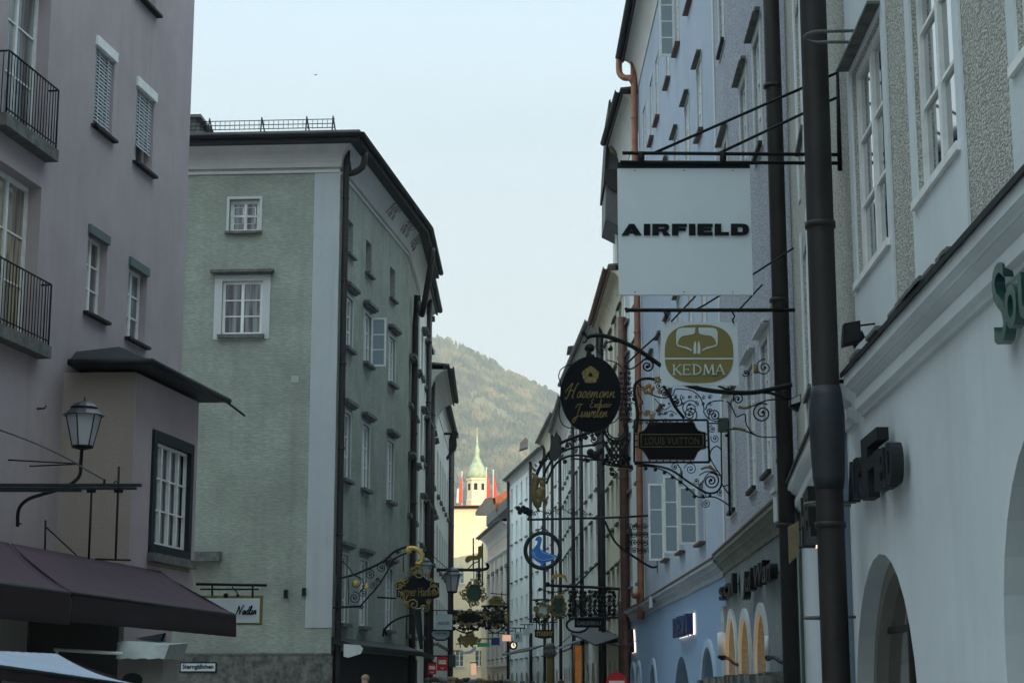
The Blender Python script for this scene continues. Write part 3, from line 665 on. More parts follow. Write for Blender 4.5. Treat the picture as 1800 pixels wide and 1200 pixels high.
# ================================================================ LEFT: sage green corner house
g0 = Frame((-12, 45.48), (-4.51, 45), 1); g1 = Frame((-4.51, 45), (-3.25, 54), 1); g2 = Frame((-3.25, 54), (-3.17, 60), 1)
G = Building('corner_house', [g0, g1, g2], 'sage green corner house with pale corner band, snow guard and dark eaves', 'house', zt=15.55, depth=8, wall=M['green'])
s0, s1, z0, z1 = g0.rect(403, 456, 350, 407); w_ = G.window(0, s0, s1, z0, z1, 2, 2, .18, pane='curtain', sur=.07, sill=.07, fw=.09)
m = MB()
for k in (0, 1):
    c = s0+(s1-s0)*(.3+.4*k); zc = (z0+z1)/2; q = .12
    m.tube([g0.P(c-q, zc-.22, -.05), g0.P(c+q, zc-.22, -.05), g0.P(c+q, zc+.22, -.05), g0.P(c-q, zc+.22, -.05)], .012, 5, closed=True)
m.tube([g0.P(s0, (z0+z1)/2, -.05), g0.P(s1, (z0+z1)/2, -.05)], .012, 5); m.build('window_grille', M['trim'], w_)
s0, s1, z0, z1 = g0.rect(390, 461, 494, 588); G.window(0, s0, s1, z0, z1, 2, 3, .1, pane='curtain', sur=.2, hood=.07, hoodup=.0, sill=.1, fw=.07)
# street side windows
for s in (1.25, 3.55, 6.85):
    G.window(1, s-.36, s+.36, 12.86, 13.8, 1, 2, .22, sill=.06, fw=.04, pane='glass')
for z, h in ((10.32, 1.38), (6.85, 1.75), (3.15, 1.75)):
    for n, s in enumerate((1.25, 3.55, 6.85)):
        G.window(1, s-.44, s+.44, z, z+h, 2, 3, .08, pane=('glass', 'curtain')[n % 2], sur=.07, hood=.09, hoodup=.14, sill=.09, sillout=.14, hoodout=.19)
for z, h in ((10.3, 1.4), (6.85, 1.75), (3.15, 1.6)):
    for s in (1.5, 4.3): G.window(2, s-.4, s+.4, z, z+h, 2, 3, .1, pane='glass', hood=.1, sill=.12)
def stripw(fr, s, z, h, wd_, rows, parent, side=1, glassm='glassc', ang=90):
    """an opened casement standing out from the wall"""
    p = fr.P(s, 0, .02); n = Vector((*fr.n, 0)); t_ = Vector((*fr.t, 0)); d = n*math.sin(R(ang))+t_*math.cos(R(ang)); q = p+d*wd_
    f = Frame((p.x, p.y), (q.x, q.y), side); m = MB(); sash(m, f, 0, f.L, z, z+h, 1, rows, 0, .05, .05, .03, .04)
    c = m.build('open_casement', M['trim'], parent); MB().fbox(f, .05, f.L-.05, z+.05, z+h-.05, -.025, -.015).build('sash_glass', M[glassm], parent)
wall = G.finish()
stripw(g1, 3.95, 10.32, 1.38, .42, 3, G.root)
G.eaves(.66, .62, .35, .085, dk=.34, e0=.2, e1=.1)
m = MB(); sB = g0.hit(545, 700)[0]
m.fbox(g0, sB, g0.L+.012, 3.0, 14.78, .002, .02); G.part('corner_band', m, M['band'])
m = MB(); m.fbox(g0, 0, g0.L, 14.78, 14.85, .003, .05); G.part('string_course', m, M['cove'])
MB().sweep([g1, g2], [(.003, 14.74), (.04, 14.74), (.04, 14.80), (.003, 14.80)]).build('string_course', M['cove'], G.root)
m = MB(); zp = g0.hit(430, 1151)[1]; m.fbox(g0, 0, g0.L+.05, 0, zp, .002, .06); G.part('plinth', m, M['stone'])
m = MB(); m.fbox(g0, 0, g0.L, zp+.001, zp+.05, .003, .07); G.part('plinth_moulding', m, M['ledge'])
a = g0.hit(350, 975); c = g0.hit(389, 988); m = MB(); m.fbox(g0, a[0]-1, c[0], g0.hit(380, 987)[1], g0.hit(380, 970)[1], .002, .3); G.part('stone_ledge', m, M['ledge'])
m = MB(); m.fbox(g0, *[g0.rect(512, 525, 660, 672)[i] for i in (0, 1, 2, 3)], .002, .012); G.part('wall_patch', m, mat('patched_green_plaster', (.36, .40, .35), .9))
m = MB()
for u, v in ((503, 1043), (535, 1040)): p = g0.hit(u, v); G.part('wall_fixing', MB().fbox(g0, p[0]-.05, p[0]+.05, p[1]-.1, p[1]+.1, .022, .08), M['iron'])
# painted stencil ornament on the street side cove
rr = random.Random(2)
for s_ in (5.9, 8.0, 9.3):
    m = MB()
    f_ = g1 if s_ < 9 else g2; ss = s_ if s_ < 9 else .6
    for k in range(7):
        a = ss-.5+k*.15
        for j in range(3):
            o1 = .07+.1*j
            zz = lambda o: 15.55-.62+.56*math.sin(math.acos(max(-1, min(1, 1-(o-.03)/.5))))
            if (k+j) % 3 != 1: m.tube([f_.P(a, zz(o1)-.012, o1+.012), f_.P(a+rr.uniform(-.1, .1), zz(o1+.09)-.012, o1+.1)], .014, 4)
        if k % 2: m.tube([f_.P(a-.05, zz(.2)-.014, .21), f_.P(a+.1, zz(.24)-.014, .25)], .013, 4)
    G.part('stencilled_ornament', m, M['stucco_relief'])
# snow guard on the roof edge
m = MB(); f = g0; zg = 15.98
for a, b_ in ((0, 7.35),):
    for zz in (zg+.02, zg+.13, zg+.25): m.tube([f.P(a, zz, .05), f.P(b_, zz, .05)], .012, 5)
    k = a
    while k <= b_: m.tube([f.P(k, zg, .05), f.P(k, zg+.25, .05)], .009, 4); k += .13
    for k in (0, 1.2, 2.6, 4.0, 5.4, 6.6, 7.3): m.tube([f.P(k, zg-.3, .2), f.P(k, zg+.33, .05), f.P(k, zg-.1, -.6)], .02, 5)
G.part('snow_guard', m, M['iron'])
m = MB(); m.fbox(g0, 2.6, 3.55, 15.9, 16.45, -1.6, -.3); m.fbox(g0, 2.5, 3.7, 16.45, 16.53, -1.7, -.2); G.part('chimney', m, M['roof'])
m = MB(); p = g2.P(3.2, 15.7, .1); m.box(p.x-1.2, p.x-.1, p.y-.8, p.y+.8, 15.7, 16.7); G.part('dormer', m, M['cream'])
m = MB(); m.box(p.x-1.4, p.x+.05, p.y-1, p.y+1, 16.7, 16.85); G.part('dormer_roof', m, M['metal'])
# downpipes
G.pipe(1, [(.18, 15.35, .62), (.18, 14.95, .55), (.2, 14.75, .2), (.2, 14.5, .12), (.2, 2.5, .12), (.2, 0, .12)], .085, 'pipe')
G.pipe(2, [(.9, 15.2, .7), (.9, 14.6, .66), (1.6, 13.2, .35), (1.9, 12.9, .13), (1.9, 0, .13)], .10, 'pipe')
# shop canopy along the street side
m = MB(); m.sweep([g1, g2], [(.0, 2.62), (.55, 2.45), (.60, 2.5), (.60, 2.58), (0, 2.78)]); G.part('shop_canopy', m, M['metal'])
m = MB(); m.sweep([g1, g2], [(.004, 0), (.03, 0), (.03, 2.44), (.004, 2.44)]); G.part('shop_window_band', m, M['dark'])
m = MB(); f = front(44.3); m.prism(f, [f.hit(*q) for q in [(604, 1131), (632, 1133), (638, 1139), (634, 1148), (612, 1155), (604, 1153)]], -.12, 0); G.part('lamp_panel', m, M['surround'])

sg = thing('street_name_sign', g0.P(1.2, 2, .1), 'small white street name plate in black blackletter on the stone plinth', 'sign')
a = g0.hit(316, 1181, .07); c = g0.hit(381, 1163, .07)
sg.location = g0.P((a[0]+c[0])/2, a[1], .07)
MB().fbox(g0, a[0], c[0], a[1], c[1], .065, .085).build('frame', M['ink'], sg)
MB().fbox(g0, a[0]+.03, c[0]-.03, a[1]+.03, c[1]-.03, .087, .095).build('plate', M['signw'], sg)
text_mb('Sterngäßchen', g0, a[0]+.07, c[0]-.07, a[1]+.055, c[1]-.05, .096, .1, bold=.03).build('lettering', M['ink'], sg)

# ================================================================ LEFT: houses further down the street
L3 = Building('narrow_house', [Frame((-3.17, 60), (-3.14, 66), 1)], 'narrow white house squeezed behind the green corner house', 'house', zt=15.5, depth=8, wall=M['white'])
rows_of(L3, 0, (1.5, 3.6, 5.2), (3.3, 6.4, 9.4, 12.2), .8, 1.5, sur=.08, hood=.08, sill=.12); L3.finish(); L3.eaves(.35, .5, 2); L3.pipe(0, [(3.4, 15.4, .15), (3.4, 0, .15)], .1, 'pipe')
L4 = Building('cream_house', [Frame((-3.14, 66), (-3.2, 74), 1)], 'cream house with curved cove and statue-like bracket on the left side', 'house', zt=13.3, depth=8, wall=M['cream'])
rows_of(L4, 0, (1.5, 3.6, 5.7), (3.3, 6.4, 9.5), .9, 1.7, sur=.1, hood=.08, sill=.12); L4.finish(); L4.eaves(.8, 1.1, 2.2); L4.pipe(0, [(.5, 13.3, .15), (.5, 0, .15)], .1, 'pipe')
L5 = Building('grey_house', [Frame((-3.2, 74), (-3.15, 89), 1)], 'pale grey house with two dark pipes left of the sunlit facade', 'house', zt=13.9, depth=8, wall=M['palegrey'])
rows_of(L5, 0, (2, 4.6, 7.2, 9.8, 12.4), (3.4, 6.5, 9.6), .95, 1.8, sur=.08, sill=.12); L5.finish(); L5.eaves(.3, .8, 2.2); L5.pipe(0, [(14.6, 13.8, .15), (14.6, 0, .15)], .12, 'pipe'); L5.pipe(0, [(13.0, 13.8, .15), (13.0, 0, .15)], .1, 'pipe')
L6 = Building('far_terrace', [Frame((-3.6, 89.2), (-6.2, 164), 1)], 'long pale terrace seen edge-on just left of the sunlit facade', 'house', zt=13, depth=8, wall=M['white'])
L6.finish(); L6.eaves(.3, .6, 2)
for n, (u, v, y, s_) in enumerate([(757, 563, 66.2, .8), (757, 621, 70, .75)]):
    p = pix(y, u, v); m = MB(); m.box(p.x-.8, p.x+.16, y-.2, y+.2, p.z-.02, p.z+.13); m.box(p.x-.8, p.x+.05, y-.15, y+.15, p.z-.22, p.z-.02)
    (L3, L4)[n].part('cornice_bracket', m, M['ledge'])
# sunlit house closing the street
LS = Building('sunlit_house', [Frame((-8.2, 165.3), (-2.0, 165), 1)], 'ivory house front lit by the evening sun at the end of the street', 'house', zt=18.0, depth=10, wall=M['sunny'])
rows_of(LS, 0, (1.4, 3.4, 5.2), (3.5, 7.2, 11.0), .8, 1.5, sill=.1, sillm='surround', depth=.06); LS.finish(); LS.eaves(.35, .35, 1.6, .1, covem='sunny', roofm='tile')
LS2 = Building('ochre_house', [Frame((-2.6, 152), (-.4, 151), 1), Frame((-.4, 151), (.3, 138), 1)], 'yellow ochre house with curved gable between the sunlit front and the rose facade', 'house', zt=15.2, depth=9, wall=M['sunny'])
LS2.finish(); m = MB(); f = LS2.frs[0]
m.prism(f, [f.hit(*q) for q in [(835, 905), (835, 900), (840, 892), (846, 885), (852, 876), (862, 873), (872, 878), (880, 884), (885, 905)]], -.6, -.05); LS2.part('curved_gable', m, M['roof'])

# church tower and flags
ty = 205; c = pix(ty, 838, 885); px_ = ty/F
T = thing('church_tower', (c.x, ty, 0), 'white drum tower with green copper onion dome and spire below the mountain', 'tower')
zf = lambda v: pix(ty, 838, v).z
m = MB(); m.lathe((c.x, ty, 0), [(19*px_, 0), (19*px_, zf(882)), (19.5*px_, zf(880)), (18*px_, zf(878)), (18*px_, zf(846)), (20*px_, zf(844)), (20*px_, zf(841))], 8, smooth=False, start=.3); m.build('drum', M['sunny'], T)
m = MB(); m.lathe((c.x, ty, 0), [(20*px_, zf(841)), (17*px_, zf(832)), (14*px_, zf(822)), (10*px_, zf(815)), (8*px_, zf(813)), (8*px_, zf(808)), (5*px_, zf(803)), (4.2*px_, zf(795)), (5.4*px_, zf(791)), (3*px_, zf(786)), (2*px_, zf(776)), (1.8*px_, zf(771)), (1*px_, zf(768)), (.8*px_, zf(756)), (.1, zf(752))], 12); m.ball((c.x, ty, zf(769)), 2*px_); m.build('dome', M['verdi'], T)
m = MB()
for k in range(8):
    a = .3+(k+.5)*math.pi/4; rr = 18*px_*math.cos(math.pi/8)
    for zz in (857, 868): 
        q = Vector((c.x+rr*math.cos(a), ty+rr*math.sin(a), zf(zz+5))); d = Vector((-math.sin(a), math.cos(a), 0)); nn = Vector((math.cos(a), math.sin(a), 0))
        if zz == 857: m.hexa([q-d*.2, q+d*.2, q+d*.2+nn*.03, q-d*.2+nn*.03]+[x+Vector((0, 0, .75)) for x in (q-d*.2, q+d*.2, q+d*.2+nn*.03, q-d*.2+nn*.03)])
m.build('tower_window', M['dark'], T)
for n, (u, v0, v1, col, lb) in enumerate([(797, 831, 893, 'whitef', 'narrow white banner, leftmost flag beside the tower'), (812, 833, 884, 'redf', 'red and white banner hanging left of the tower'), (855, 826, 876, 'redf', 'pointed red banner directly right of the tower'), (867, 830, 878, 'redf', 'pointed red banner, rightmost flag beside the tower')]):
    y = 180; p = pix(y, u, v1+14); t_ = pix(y, u, v0); fl = thing('flag', p, lb, 'flag', 'banners on the roof by the tower')
    m = MB(); m.tube([p, t_+Vector((0, 0, .15))], .05, 6); m.ball(t_+Vector((0, 0, .2)), .09); m.build('flagpole', M['whitef'], fl)
    f = front(y); wpx = 6.6; pts = [(u+.6, v0+1), (u+2.2, v0+8), (u+4.6, v0+20), (u+wpx, v0+36), (u+wpx+.4, v1), (u+.6, v1-1)]
    if u < 820: pts = [(2*u-a+1.2, b_) for a, b_ in pts]
    m = MB(); m.prism(f, [f.hit(*q) for q in pts], -.05, .05); m.build('cloth', M[col], fl)
    if u == 812: m = MB(); m.prism(f, [f.hit(*q) for q in [(u-5.6, v0+24), (u-8.5, v0+27), (u-9.5, v1-1), (u-6, v1)]], -.05, .05); m.build('white_stripe', M['whitef'], fl)
# ================================================================ RIGHT: white pebbledash house
w0 = Frame((2.636, 5), (2.93, 15.5), -1); w1 = Frame((2.93, 15.5), (3.66, 22.6), -1)
W = Building('pebbledash_house', [w0, w1], 'white house with pebbledash upper floors, stepped cornice and big dark downpipe on the right', 'house', zt=19, depth=8, wall=M['rough'], z0=3.9)
def ww(i, fr, uL, uR, vT, vB, **k):
    s0, s1, z0, z1 = fr.rect(uL, uR, vT, vB); return s0, s1, z0, z1
A_ = ww(0, w0, 1503, 1560, 75, 462); B_ = (w0.hit(1690, 270)[0], w0.hit(1617, 345)[0], w0.hit(1650, 315)[1], w0.hit(1650, 315)[1]+1.82)
zA = (A_[2]+B_[2])/2
cols_w = [(A_[0], A_[1]), (B_[0], B_[1]), (B_[0]-2.75, B_[1]-2.75)]
bandm = MB()
for a, c in cols_w:
    for z in (zA, zA+3.0, zA+6.0, zA+9.0):
        w_ = W.window(0, a, c, z, z+1.82, 2, 3, .06, pane='glass', fw=.075, sill=.06, sillm='trim', sillout=.05)
    for p in ((a-.17, a), (c, c+.17)): bandm.fbox(w0, p[0], p[1], 4.07, 18.9, .002, .02)
    zz = 4.07
    for z in (zA, zA+3.0, zA+6.0, zA+9.0): bandm.fbox(w0, a, c, zz, z-.061, .002, .02); zz = z+1.82
    for z in (zA, zA+3, zA+6):
        W.part('window_ledge', MB().fbox(w0, a-.06, c+.06, z+1.86, z+1.885, .021, .12), M['ledge'])
for a in (2.0, 4.1):
    for z in (zA, zA+3.0, zA+6.0):
        W.window(1, a, a+.95, z, z+1.7, 2, 3, .06, pane='curtain', fw=.07, sill=.05, sillout=.05)
        bandm.fbox(w1, a-.24, a-.0, z-.6, z+2.0, .002, .02); bandm.fbox(w1, a+.95, a+1.19, z-.6, z+2.0, .002, .02)
W.part('window_band', bandm, M['whitew'])
W.finish(); W.eaves(.6, .6, 2.5)
# ground floor, arched openings
GW = Building('ground_floor', [w0, w1], '', None, zt=3.9, depth=8, wall=M['whitew'])
D.objects.remove(GW.root); GW.root = W.root
def arch(b, i, uL, uR, vTop, vref, rise=1.0, dep=.3, door='wood'):
    fr = b.frs[i]; s0 = fr.hit(uL, vref)[0]; s1 = fr.hit(uR, vref)[0]; s0, s1 = min(s0, s1), max(s0, s1); z1 = fr.hit((uL+uR)/2, vTop)[1]
    b.op[i].append((s0, s1, .0, z1, rise, dep)); return s0, s1, z1
s0, s1, z1 = arch(GW, 0, 1503, 1612, 968, 1150)
bx = arch(GW, 0, 1768, 1990, 690, 1150)
arches_w1 = [arch(GW, 1, 1400, 1412, 1045, 1150)]
GW.finish()
m = MB(); sc = (s0+s1)/2; hw = (s1-s0)/2; zs = z1-hw
for q, (r0, r1, o0, o1, mt, nm) in enumerate([(hw-.10, hw+.0, -.28, -.14, 'shopwall', 'arch_frame')]):
    outer = [(sc-(hw-.003)*math.cos(math.pi*k/20), zs+(hw-.003)*math.sin(math.pi*k/20)) for k in range(21)]; inner = [(sc-(hw-.13)*math.cos(math.pi*k/20), zs+(hw-.13)*math.sin(math.pi*k/20)) for k in range(21)]
    m = MB()
    for k in range(20): m.prism(w0, [outer[k], outer[k+1], inner[k+1], inner[k]], o0, o1)
    m.fbox(w0, s0+.003, s0+.13, 0, zs, o0, o1); m.fbox(w0, s1-.13, s1-.003, 0, zs, o0, o1); W.part('door_frame', m, M[mt])
m = MB(); m.prism(w0, [(sc+(hw-.13)*math.cos(math.pi*k/20), zs+(hw-.13)*math.sin(math.pi*k/20)) for k in range(21)]+[(s0+.13, 0), (s1-.13, 0)], -.26, -.24); W.part('glass_door', m, glass('brown_door_glass', (.05, .035, .03), .08))
m = MB(); m.fbox(w0, sc-.03, sc+.03, 0, z1-.16, -.238, -.2); m.fbox(w0, s0+.13, sc-.032, 1.95, 2.0, -.238, -.21); m.fbox(w0, sc+.032, s1-.13, 1.95, 2.0, -.238, -.21); W.part('door_bar', m, M['pipe'])
m = MB(); m.fbox(w0, max(0.02, bx[0]), bx[1], 0, bx[2], -.3, -.27); m.fbox(w1, arches_w1[0][0], arches_w1[0][1], 0, arches_w1[0][2], -.3, -.27); W.part('shop_door', m, M['dark'])
# cornice between the floors
frs = [w0, w1]
prof = [(-.01, 3.98), (.03, 3.80), (.05, 3.74), (.08, 3.72), (.10, 3.78), (.16, 3.88), (.18, 3.88), (.18, 3.93), (.20, 3.97), (.28, 4.04), (.30, 4.04), (.30, 4.17), (-.01, 4.17)]
prof = [(-.01, 3.70), (.03, 3.70), (.035, 3.73), (.075, 3.75), (.08, 3.83), (.045, 3.835), (.045, 3.87), (.10, 3.91), (.115, 3.91), (.115, 3.93), (.15, 3.95), (.16, 3.95), (.16, 4.035), (-.01, 4.035)]
sp = w0.hit(1442, 400, .28)[0]
wa = Frame(w0.P(0, 0).xy, w0.P(sp-.2, 0).xy, -1); wb = Frame(w0.P(sp+.16, 0).xy, w0.P(w0.L, 0).xy, -1)
for k_, frs in enumerate(([wa], [wb, w1])):
    W.part('cornice', MB().sweep(frs, prof, 0, 0), M['whitew'])
    W.part('cornice_flashing', MB().sweep(frs, [(-.005, 4.038), (.175, 4.038), (.178, 4.02), (.19, 4.02), (.19, 4.06), (.02, 4.085), (-.005, 4.085)], 0, .02*k_), M['metal'])
rr = random.Random(4)
for k in range(16):
    s = 5+rr.random()*(sp-5.8); W.part('roof_slate', MB().fbox(w0, s, s+.12+rr.random()*.35, 4.066, 4.088+.01*rr.random(), .08+rr.random()*.05, .185+rr.random()*.02), M['ledge'])
# downpipes
W.pipe(0, [(sp, 18.8, .62), (sp, 18.3, .55), (sp, 17.8, .34), (sp, 17.4, .28), (sp, 4.75, .28), (sp, 3.0, .28), (sp, 0, .27)], .118, 'pipe')
p = w0.P(sp, 4.25, .28); m = MB(); m.lathe((p.x, p.y, 3.12), [(.122, 0), (.135, .1), (.150, .45), (.150, .62), (.135, .78), (.122, .86)], 16); W.part('pipe_shoe', m, mat('grey_pipe_shoe', (.032, .038, .045), .5, var=.4, spec=.3))
W.pipe(1, [(w1.L-.12, 18.8, .2), (w1.L-.12, 0, .17)], .108, 'pipe', collars=2.9)
for v in (65, 885, 1085):
    p = w0.hit(1442, v, .28); q_ = [w0.P(p[0]+.135*math.cos(a*math.pi/8), p[1], .28+.135*math.sin(a*math.pi/8)) for a in range(-1, 10)]; W.part('pipe_clip', MB().tube([w0.P(p[0]+.135, p[1], 0)]+q_+[w0.P(p[0]-.135, p[1], 0)], .014, 6), M['ledge'])
# cables on the wall
m = MB(); f = w0; q = [f.hit(u, v, .01)[0] for u, v in ((1478, 900),)]
m.fbox(w0, w0.L-.06, w0.L-.02, 0, 3.7, .003, .05); W.part('corner_strip', m, mat('blue_grey_strip', (.16, .21, .27), .6))
fl = 'small floodlights on the shop cornices'
def flood(y, pts, lb, m_='black'):
    c = pix(y, *pts[0]); r = thing('floodlight', c, lb, 'floodlight', fl)
    f = front(y); m = MB(); m.prism(f, [f.hit(*q) for q in pts], -.10, 0); m.build('housing', M['black'], r)
    cx = sum(p[0] for p in pts)/4; cy = sum(p[1] for p in pts)/4
    m = MB(); m.prism(f, [f.hit(cx+(p[0]-cx)*.8, cy+(p[1]-cy)*.8) for p in pts], .003, .012); m.build('lens', M['metal' if m_ == 'black' else 'lampg'], r)
    return r, f
r, f = flood(13.7, [(1482, 608), (1484, 568), (1512, 563), (1514, 600)], 'black square floodlight above the white cornice, larger of the two')
m = MB(); rod(m, 13.7, [(1512, 572), (1538, 569)], .008); m.prism(f, [f.hit(*q) for q in [(1505, 600), (1520, 575), (1526, 588), (1506, 608)]], -.14, -.11); m.build('bracket', M['black'], r)
r, f = flood(17.5, [(1389, 713), (1389, 702), (1408, 692), (1409, 706)], 'small floodlight with pale lens between the two dark pipes', 'l')
m = MB(); m.prism(f, [f.hit(*q) for q in [(1389, 714), (1409, 707), (1406, 716), (1404, 722)]], -.1, -.02); m.build('bracket', M['black'], r)

# raised letters on the white wall
def wall_letters(txt, fr, uL, uR, vTL, vBL, vTR, vBR, out0, out1, mt, label, name='shop_lettering', bold=.0, back=None, shear=0):
    sL = fr.hit(uL, (vTL+vBL)/2, out1); sR = fr.hit(uR, (vTR+vBR)/2, out1)
    z0 = (fr.hit(uL, vBL, out1)[1]+fr.hit(uR, vBR, out1)[1])/2; z1 = (fr.hit(uL, vTL, out1)[1]+fr.hit(uR, vTR, out1)[1])/2
    r = thing(name, fr.P((sL[0]+sR[0])/2, z0, out0), label, 'lettering', 'shop lettering on the right-hand walls')
    text_mb(txt, fr, sL[0], sR[0], z0, z1, out0, out1, bold=bold, shear=shear).build('letters', M[mt], r)
    if back: text_mb(txt, fr, sL[0], sR[0], z0, z1, out0-.035, out0-.005, bold=bold+.012, shear=shear).build('glow', M[back], r)
    m = MB()
    for k in range(5): s = sL[0]+(sR[0]-sL[0])*(k+.5)/5; m.tube([fr.P(s, (z0+z1)/2, 0), fr.P(s, (z0+z1)/2, out0)], .012, 5)
    m.build('fixing_pin', M['iron'], r)
    return r, sL[0], sR[0], z0, z1
r, a, b_, z0, z1 = wall_letters('AIR', w0, 1490, 1512, 812, 877, 800, 876, .05, .14, 'metal', 'dark raised metal shop letters AIRFIELD on the white wall beside the downpipe', bold=.03)
sL = a; 
def boxtext(txt, uL, uR, vT, vB):
    a = w0.hit(uL, (vT+vB)/2, .14)[0]; c = w0.hit(uR, (vT+vB)/2, .14)[0]; um = (uL+uR)/2
    text_mb(txt, w0, a, c, w0.hit(um, vB, .14)[1], w0.hit(um, vT, .14)[1], .05, .14, bold=.03).build('letters', M['metal'], r)
boxtext('F', 1514, 1543, 760, 872); boxtext('I', 1536, 1545, 790, 862); boxtext('EL', 1545, 1556, 786, 858); boxtext('D', 1557, 1567, 775, 850)
r = thing('shop_lettering', w0.P(4.3, 3.3, .1), 'dark green raised curly letters Sou cut by the right photo edge', 'lettering', 'shop lettering on the right-hand walls')
text_mb('S', w0, 4.70, 4.42, 3.35, 3.80, .03, .09, bold=.0).build('letter', M['green_l'], r); text_mb('o', w0, 4.40, 4.16, 3.38, 3.62, .04, .10, bold=.02).build('letter', M['green_l'], r); text_mb('u', w0, 4.11, 3.88, 3.38, 3.63, .04, .10, bold=.02).build('letter', M['green_l'], r)
MB().tube([w0.P(4.6, 3.4, 0), w0.P(4.6, 3.4, .05)], .01, 5).build('fixing_pin', M['iron'], r)
r, *_ = wall_letters('HEL', w1, 1408, 1424, 868, 955, 852, 955, .06, .2, 'black', 'backlit black letters on the white wall between the two dark downpipes', bold=.03, back='warmw')
pw = thing('wooden_panel_sign', w1.P(5.4, 2.4, 0), 'narrow olive wooden panel sign standing out from the wall between the pipes', 'sign')
f = front(19.8); m = MB(); m.prism(f, [f.hit(*q) for q in [(1386, 925), (1404, 915), (1406, 972), (1388, 990)]], -.05, 0); m.build('panel', M['wood'], pw)
m = MB(); rod(m, 19.8, [(1404, 930), (1412, 928)], .012); rod(m, 19.8, [(1404, 962), (1412, 960)], .012); m.build('bracket', M['iron'], pw)

# ================================================================ RIGHT: grey roughcast and blue houses
gr = Frame((3.66, 22.65), (3.97, 33.4), -1)
GR = Building('roughcast_house', [gr], 'blue-grey roughcast house with lit arched shop windows, left of the narrow dark downpipe', 'house', zt=20.4, depth=8, wall=M['greyr'], z0=3.7)
for s in (1.2, 3.3, 5.4, 8.8):
    for n, (z, h) in enumerate([(4.6, 1.95), (9.5, 1.8), (13.2, 1.7), (16.7, 1.6)]):
        GR.window(0, s-.45, s+.45, z, z+h, 2, 4 if n == 0 else 3, .07, pane=PANES[(n+int(s)) % 5], sur=.16, hood=.05 if n < 2 else 0, sill=.06, surm='surround', sillm='metal', sillout=.08, hoodup=.02, hoodm='surround' if n == 0 else 'ledge', hoodout=.10)
GR.finish(); GR.eaves(.5, 1.0, 2.6, .1)
m = MB()
m.fbox(gr, gr.L-.32, gr.L, 3.9, 19.0, .002, .02); GR.part('corner_band', m, M['surround'])
gb = GR.root
GG = Building('x', [gr], '', None, zt=3.7, depth=8, wall=M['greyg']); D.objects.remove(GG.root); GG.root = gb
lit = []
for uL, uR, vT in [(1263, 1273, 1096), (1281, 1297, 1085), (1303, 1322, 1085), (1331, 1352, 1076)]:
    s0, s1 = sorted((gr.hit(uL, 1140)[0], gr.hit(uR, 1140)[0])); z1 = gr.hit((uL+uR)/2, vT)[1]
    s0 = max(.05, s0); s1 = min(gr.L-.05, s1)
    GG.op[0].append((s0, s1, 1.72, z1, 1.0, .3)); lit.append((s0, s1, z1))
GG.finish()
for s0, s1, z1 in lit:
    hw = (s1-s0)/2; sc = (s0+s1)/2; zs = max(1.75, z1-hw); rz = z1-zs; m = MB()
    pl = MB().fbox(gr, s0, s1, 1.72, z1, -.33, -.3).build('shop_window', M['warm'], gb)
    for k in range(16):
        a0, a1 = math.pi*k/16, math.pi*(k+1)/16
        m.prism(gr, [(sc-hw*math.cos(a0), zs+rz*math.sin(a0)), (sc-hw*math.cos(a1), zs+rz*math.sin(a1)), (sc-(hw+.16)*math.cos(a1), zs+(rz+.16)*math.sin(a1)), (sc-(hw+.16)*math.cos(a0), zs+(rz+.16)*math.sin(a0))], .002, .05)
    m.fbox(gr, s0-.16, s0, 1.72, zs, .002, .05); m.fbox(gr, s1, s1+.16, 1.72, zs, .002, .05); m.build('arch_surround', M['surround'], pl)
    m = MB(); m.fbox(gr, sc-.03, sc+.03, 1.72, z1, -.298, -.26); m.fbox(gr, s0, sc-.03, 2.1, 2.14, -.298, -.27); m.fbox(gr, sc+.03, s1, 2.1, 2.14, -.298, -.27); m.build('glazing_bar', M['wood'], pl)
m = MB(); rr = random.Random(9); s = .2
while s < gr.L+.4:
    q = .25+rr.random()*.3; m.fbox(gr, s, s+q-.02, 1.42+rr.random()*.05, 1.66+rr.random()*.06, -.1, .42+rr.random()*.1); s += q
GG.part('stone_ledge', m, M['stone'])
m = MB(); m.fbox(gr, .02, .34, 0, 3.6, .002, .03); GG.part('corner_band', m, mat('pale_green_band', (.30, .37, .34), .8))
cprof = [(-.01, 3.60), (.03, 3.60), (.045, 3.63), (.045, 3.69), (.12, 3.77), (.14, 3.77), (.14, 3.81), (.20, 3.86), (.22, 3.86), (.22, 3.93), (-.01, 3.93)]
m = MB(); m.sweep([gr], cprof, 0, -.01); GG.part('cornice', m, mat('greenish_stone_cornice', (.17, .19, .155), .85, var=.25))
m = MB(); m.sweep([gr], [(-.01, 3.934), (.24, 3.934), (.24, 3.97), (-.01, 4.04)], 0, -.01); GG.part('cornice_tiles', m, mat('brown_cornice_tiles', (.10, .065, .05), .8, var=.4, scale=9, bump=.6))
m = MB(); m.fbox(gr, .15, .55, 3.62, 3.99, .225, .27); m.fbox(gr, .1, .6, 3.99, 4.04, .2, .3); GG.part('cornice_end_block', m, M['surround'])
r, *_ = wall_letters('sol', gr, 1263, 1288, 1018, 1052, 1012, 1047, .05, .13, 'black', 'short dark raised word left of the long script lettering on the slate grey shop wall', bold=.02)
r, *_ = wall_letters('Jul Wan', gr, 1304, 1354, 998, 1050, 985, 1035, .06, .17, 'black', 'long dark raised script lettering above the lit arched windows', bold=.02, shear=.2)
lw = 'white cylinder wall lamps at the grey shop'
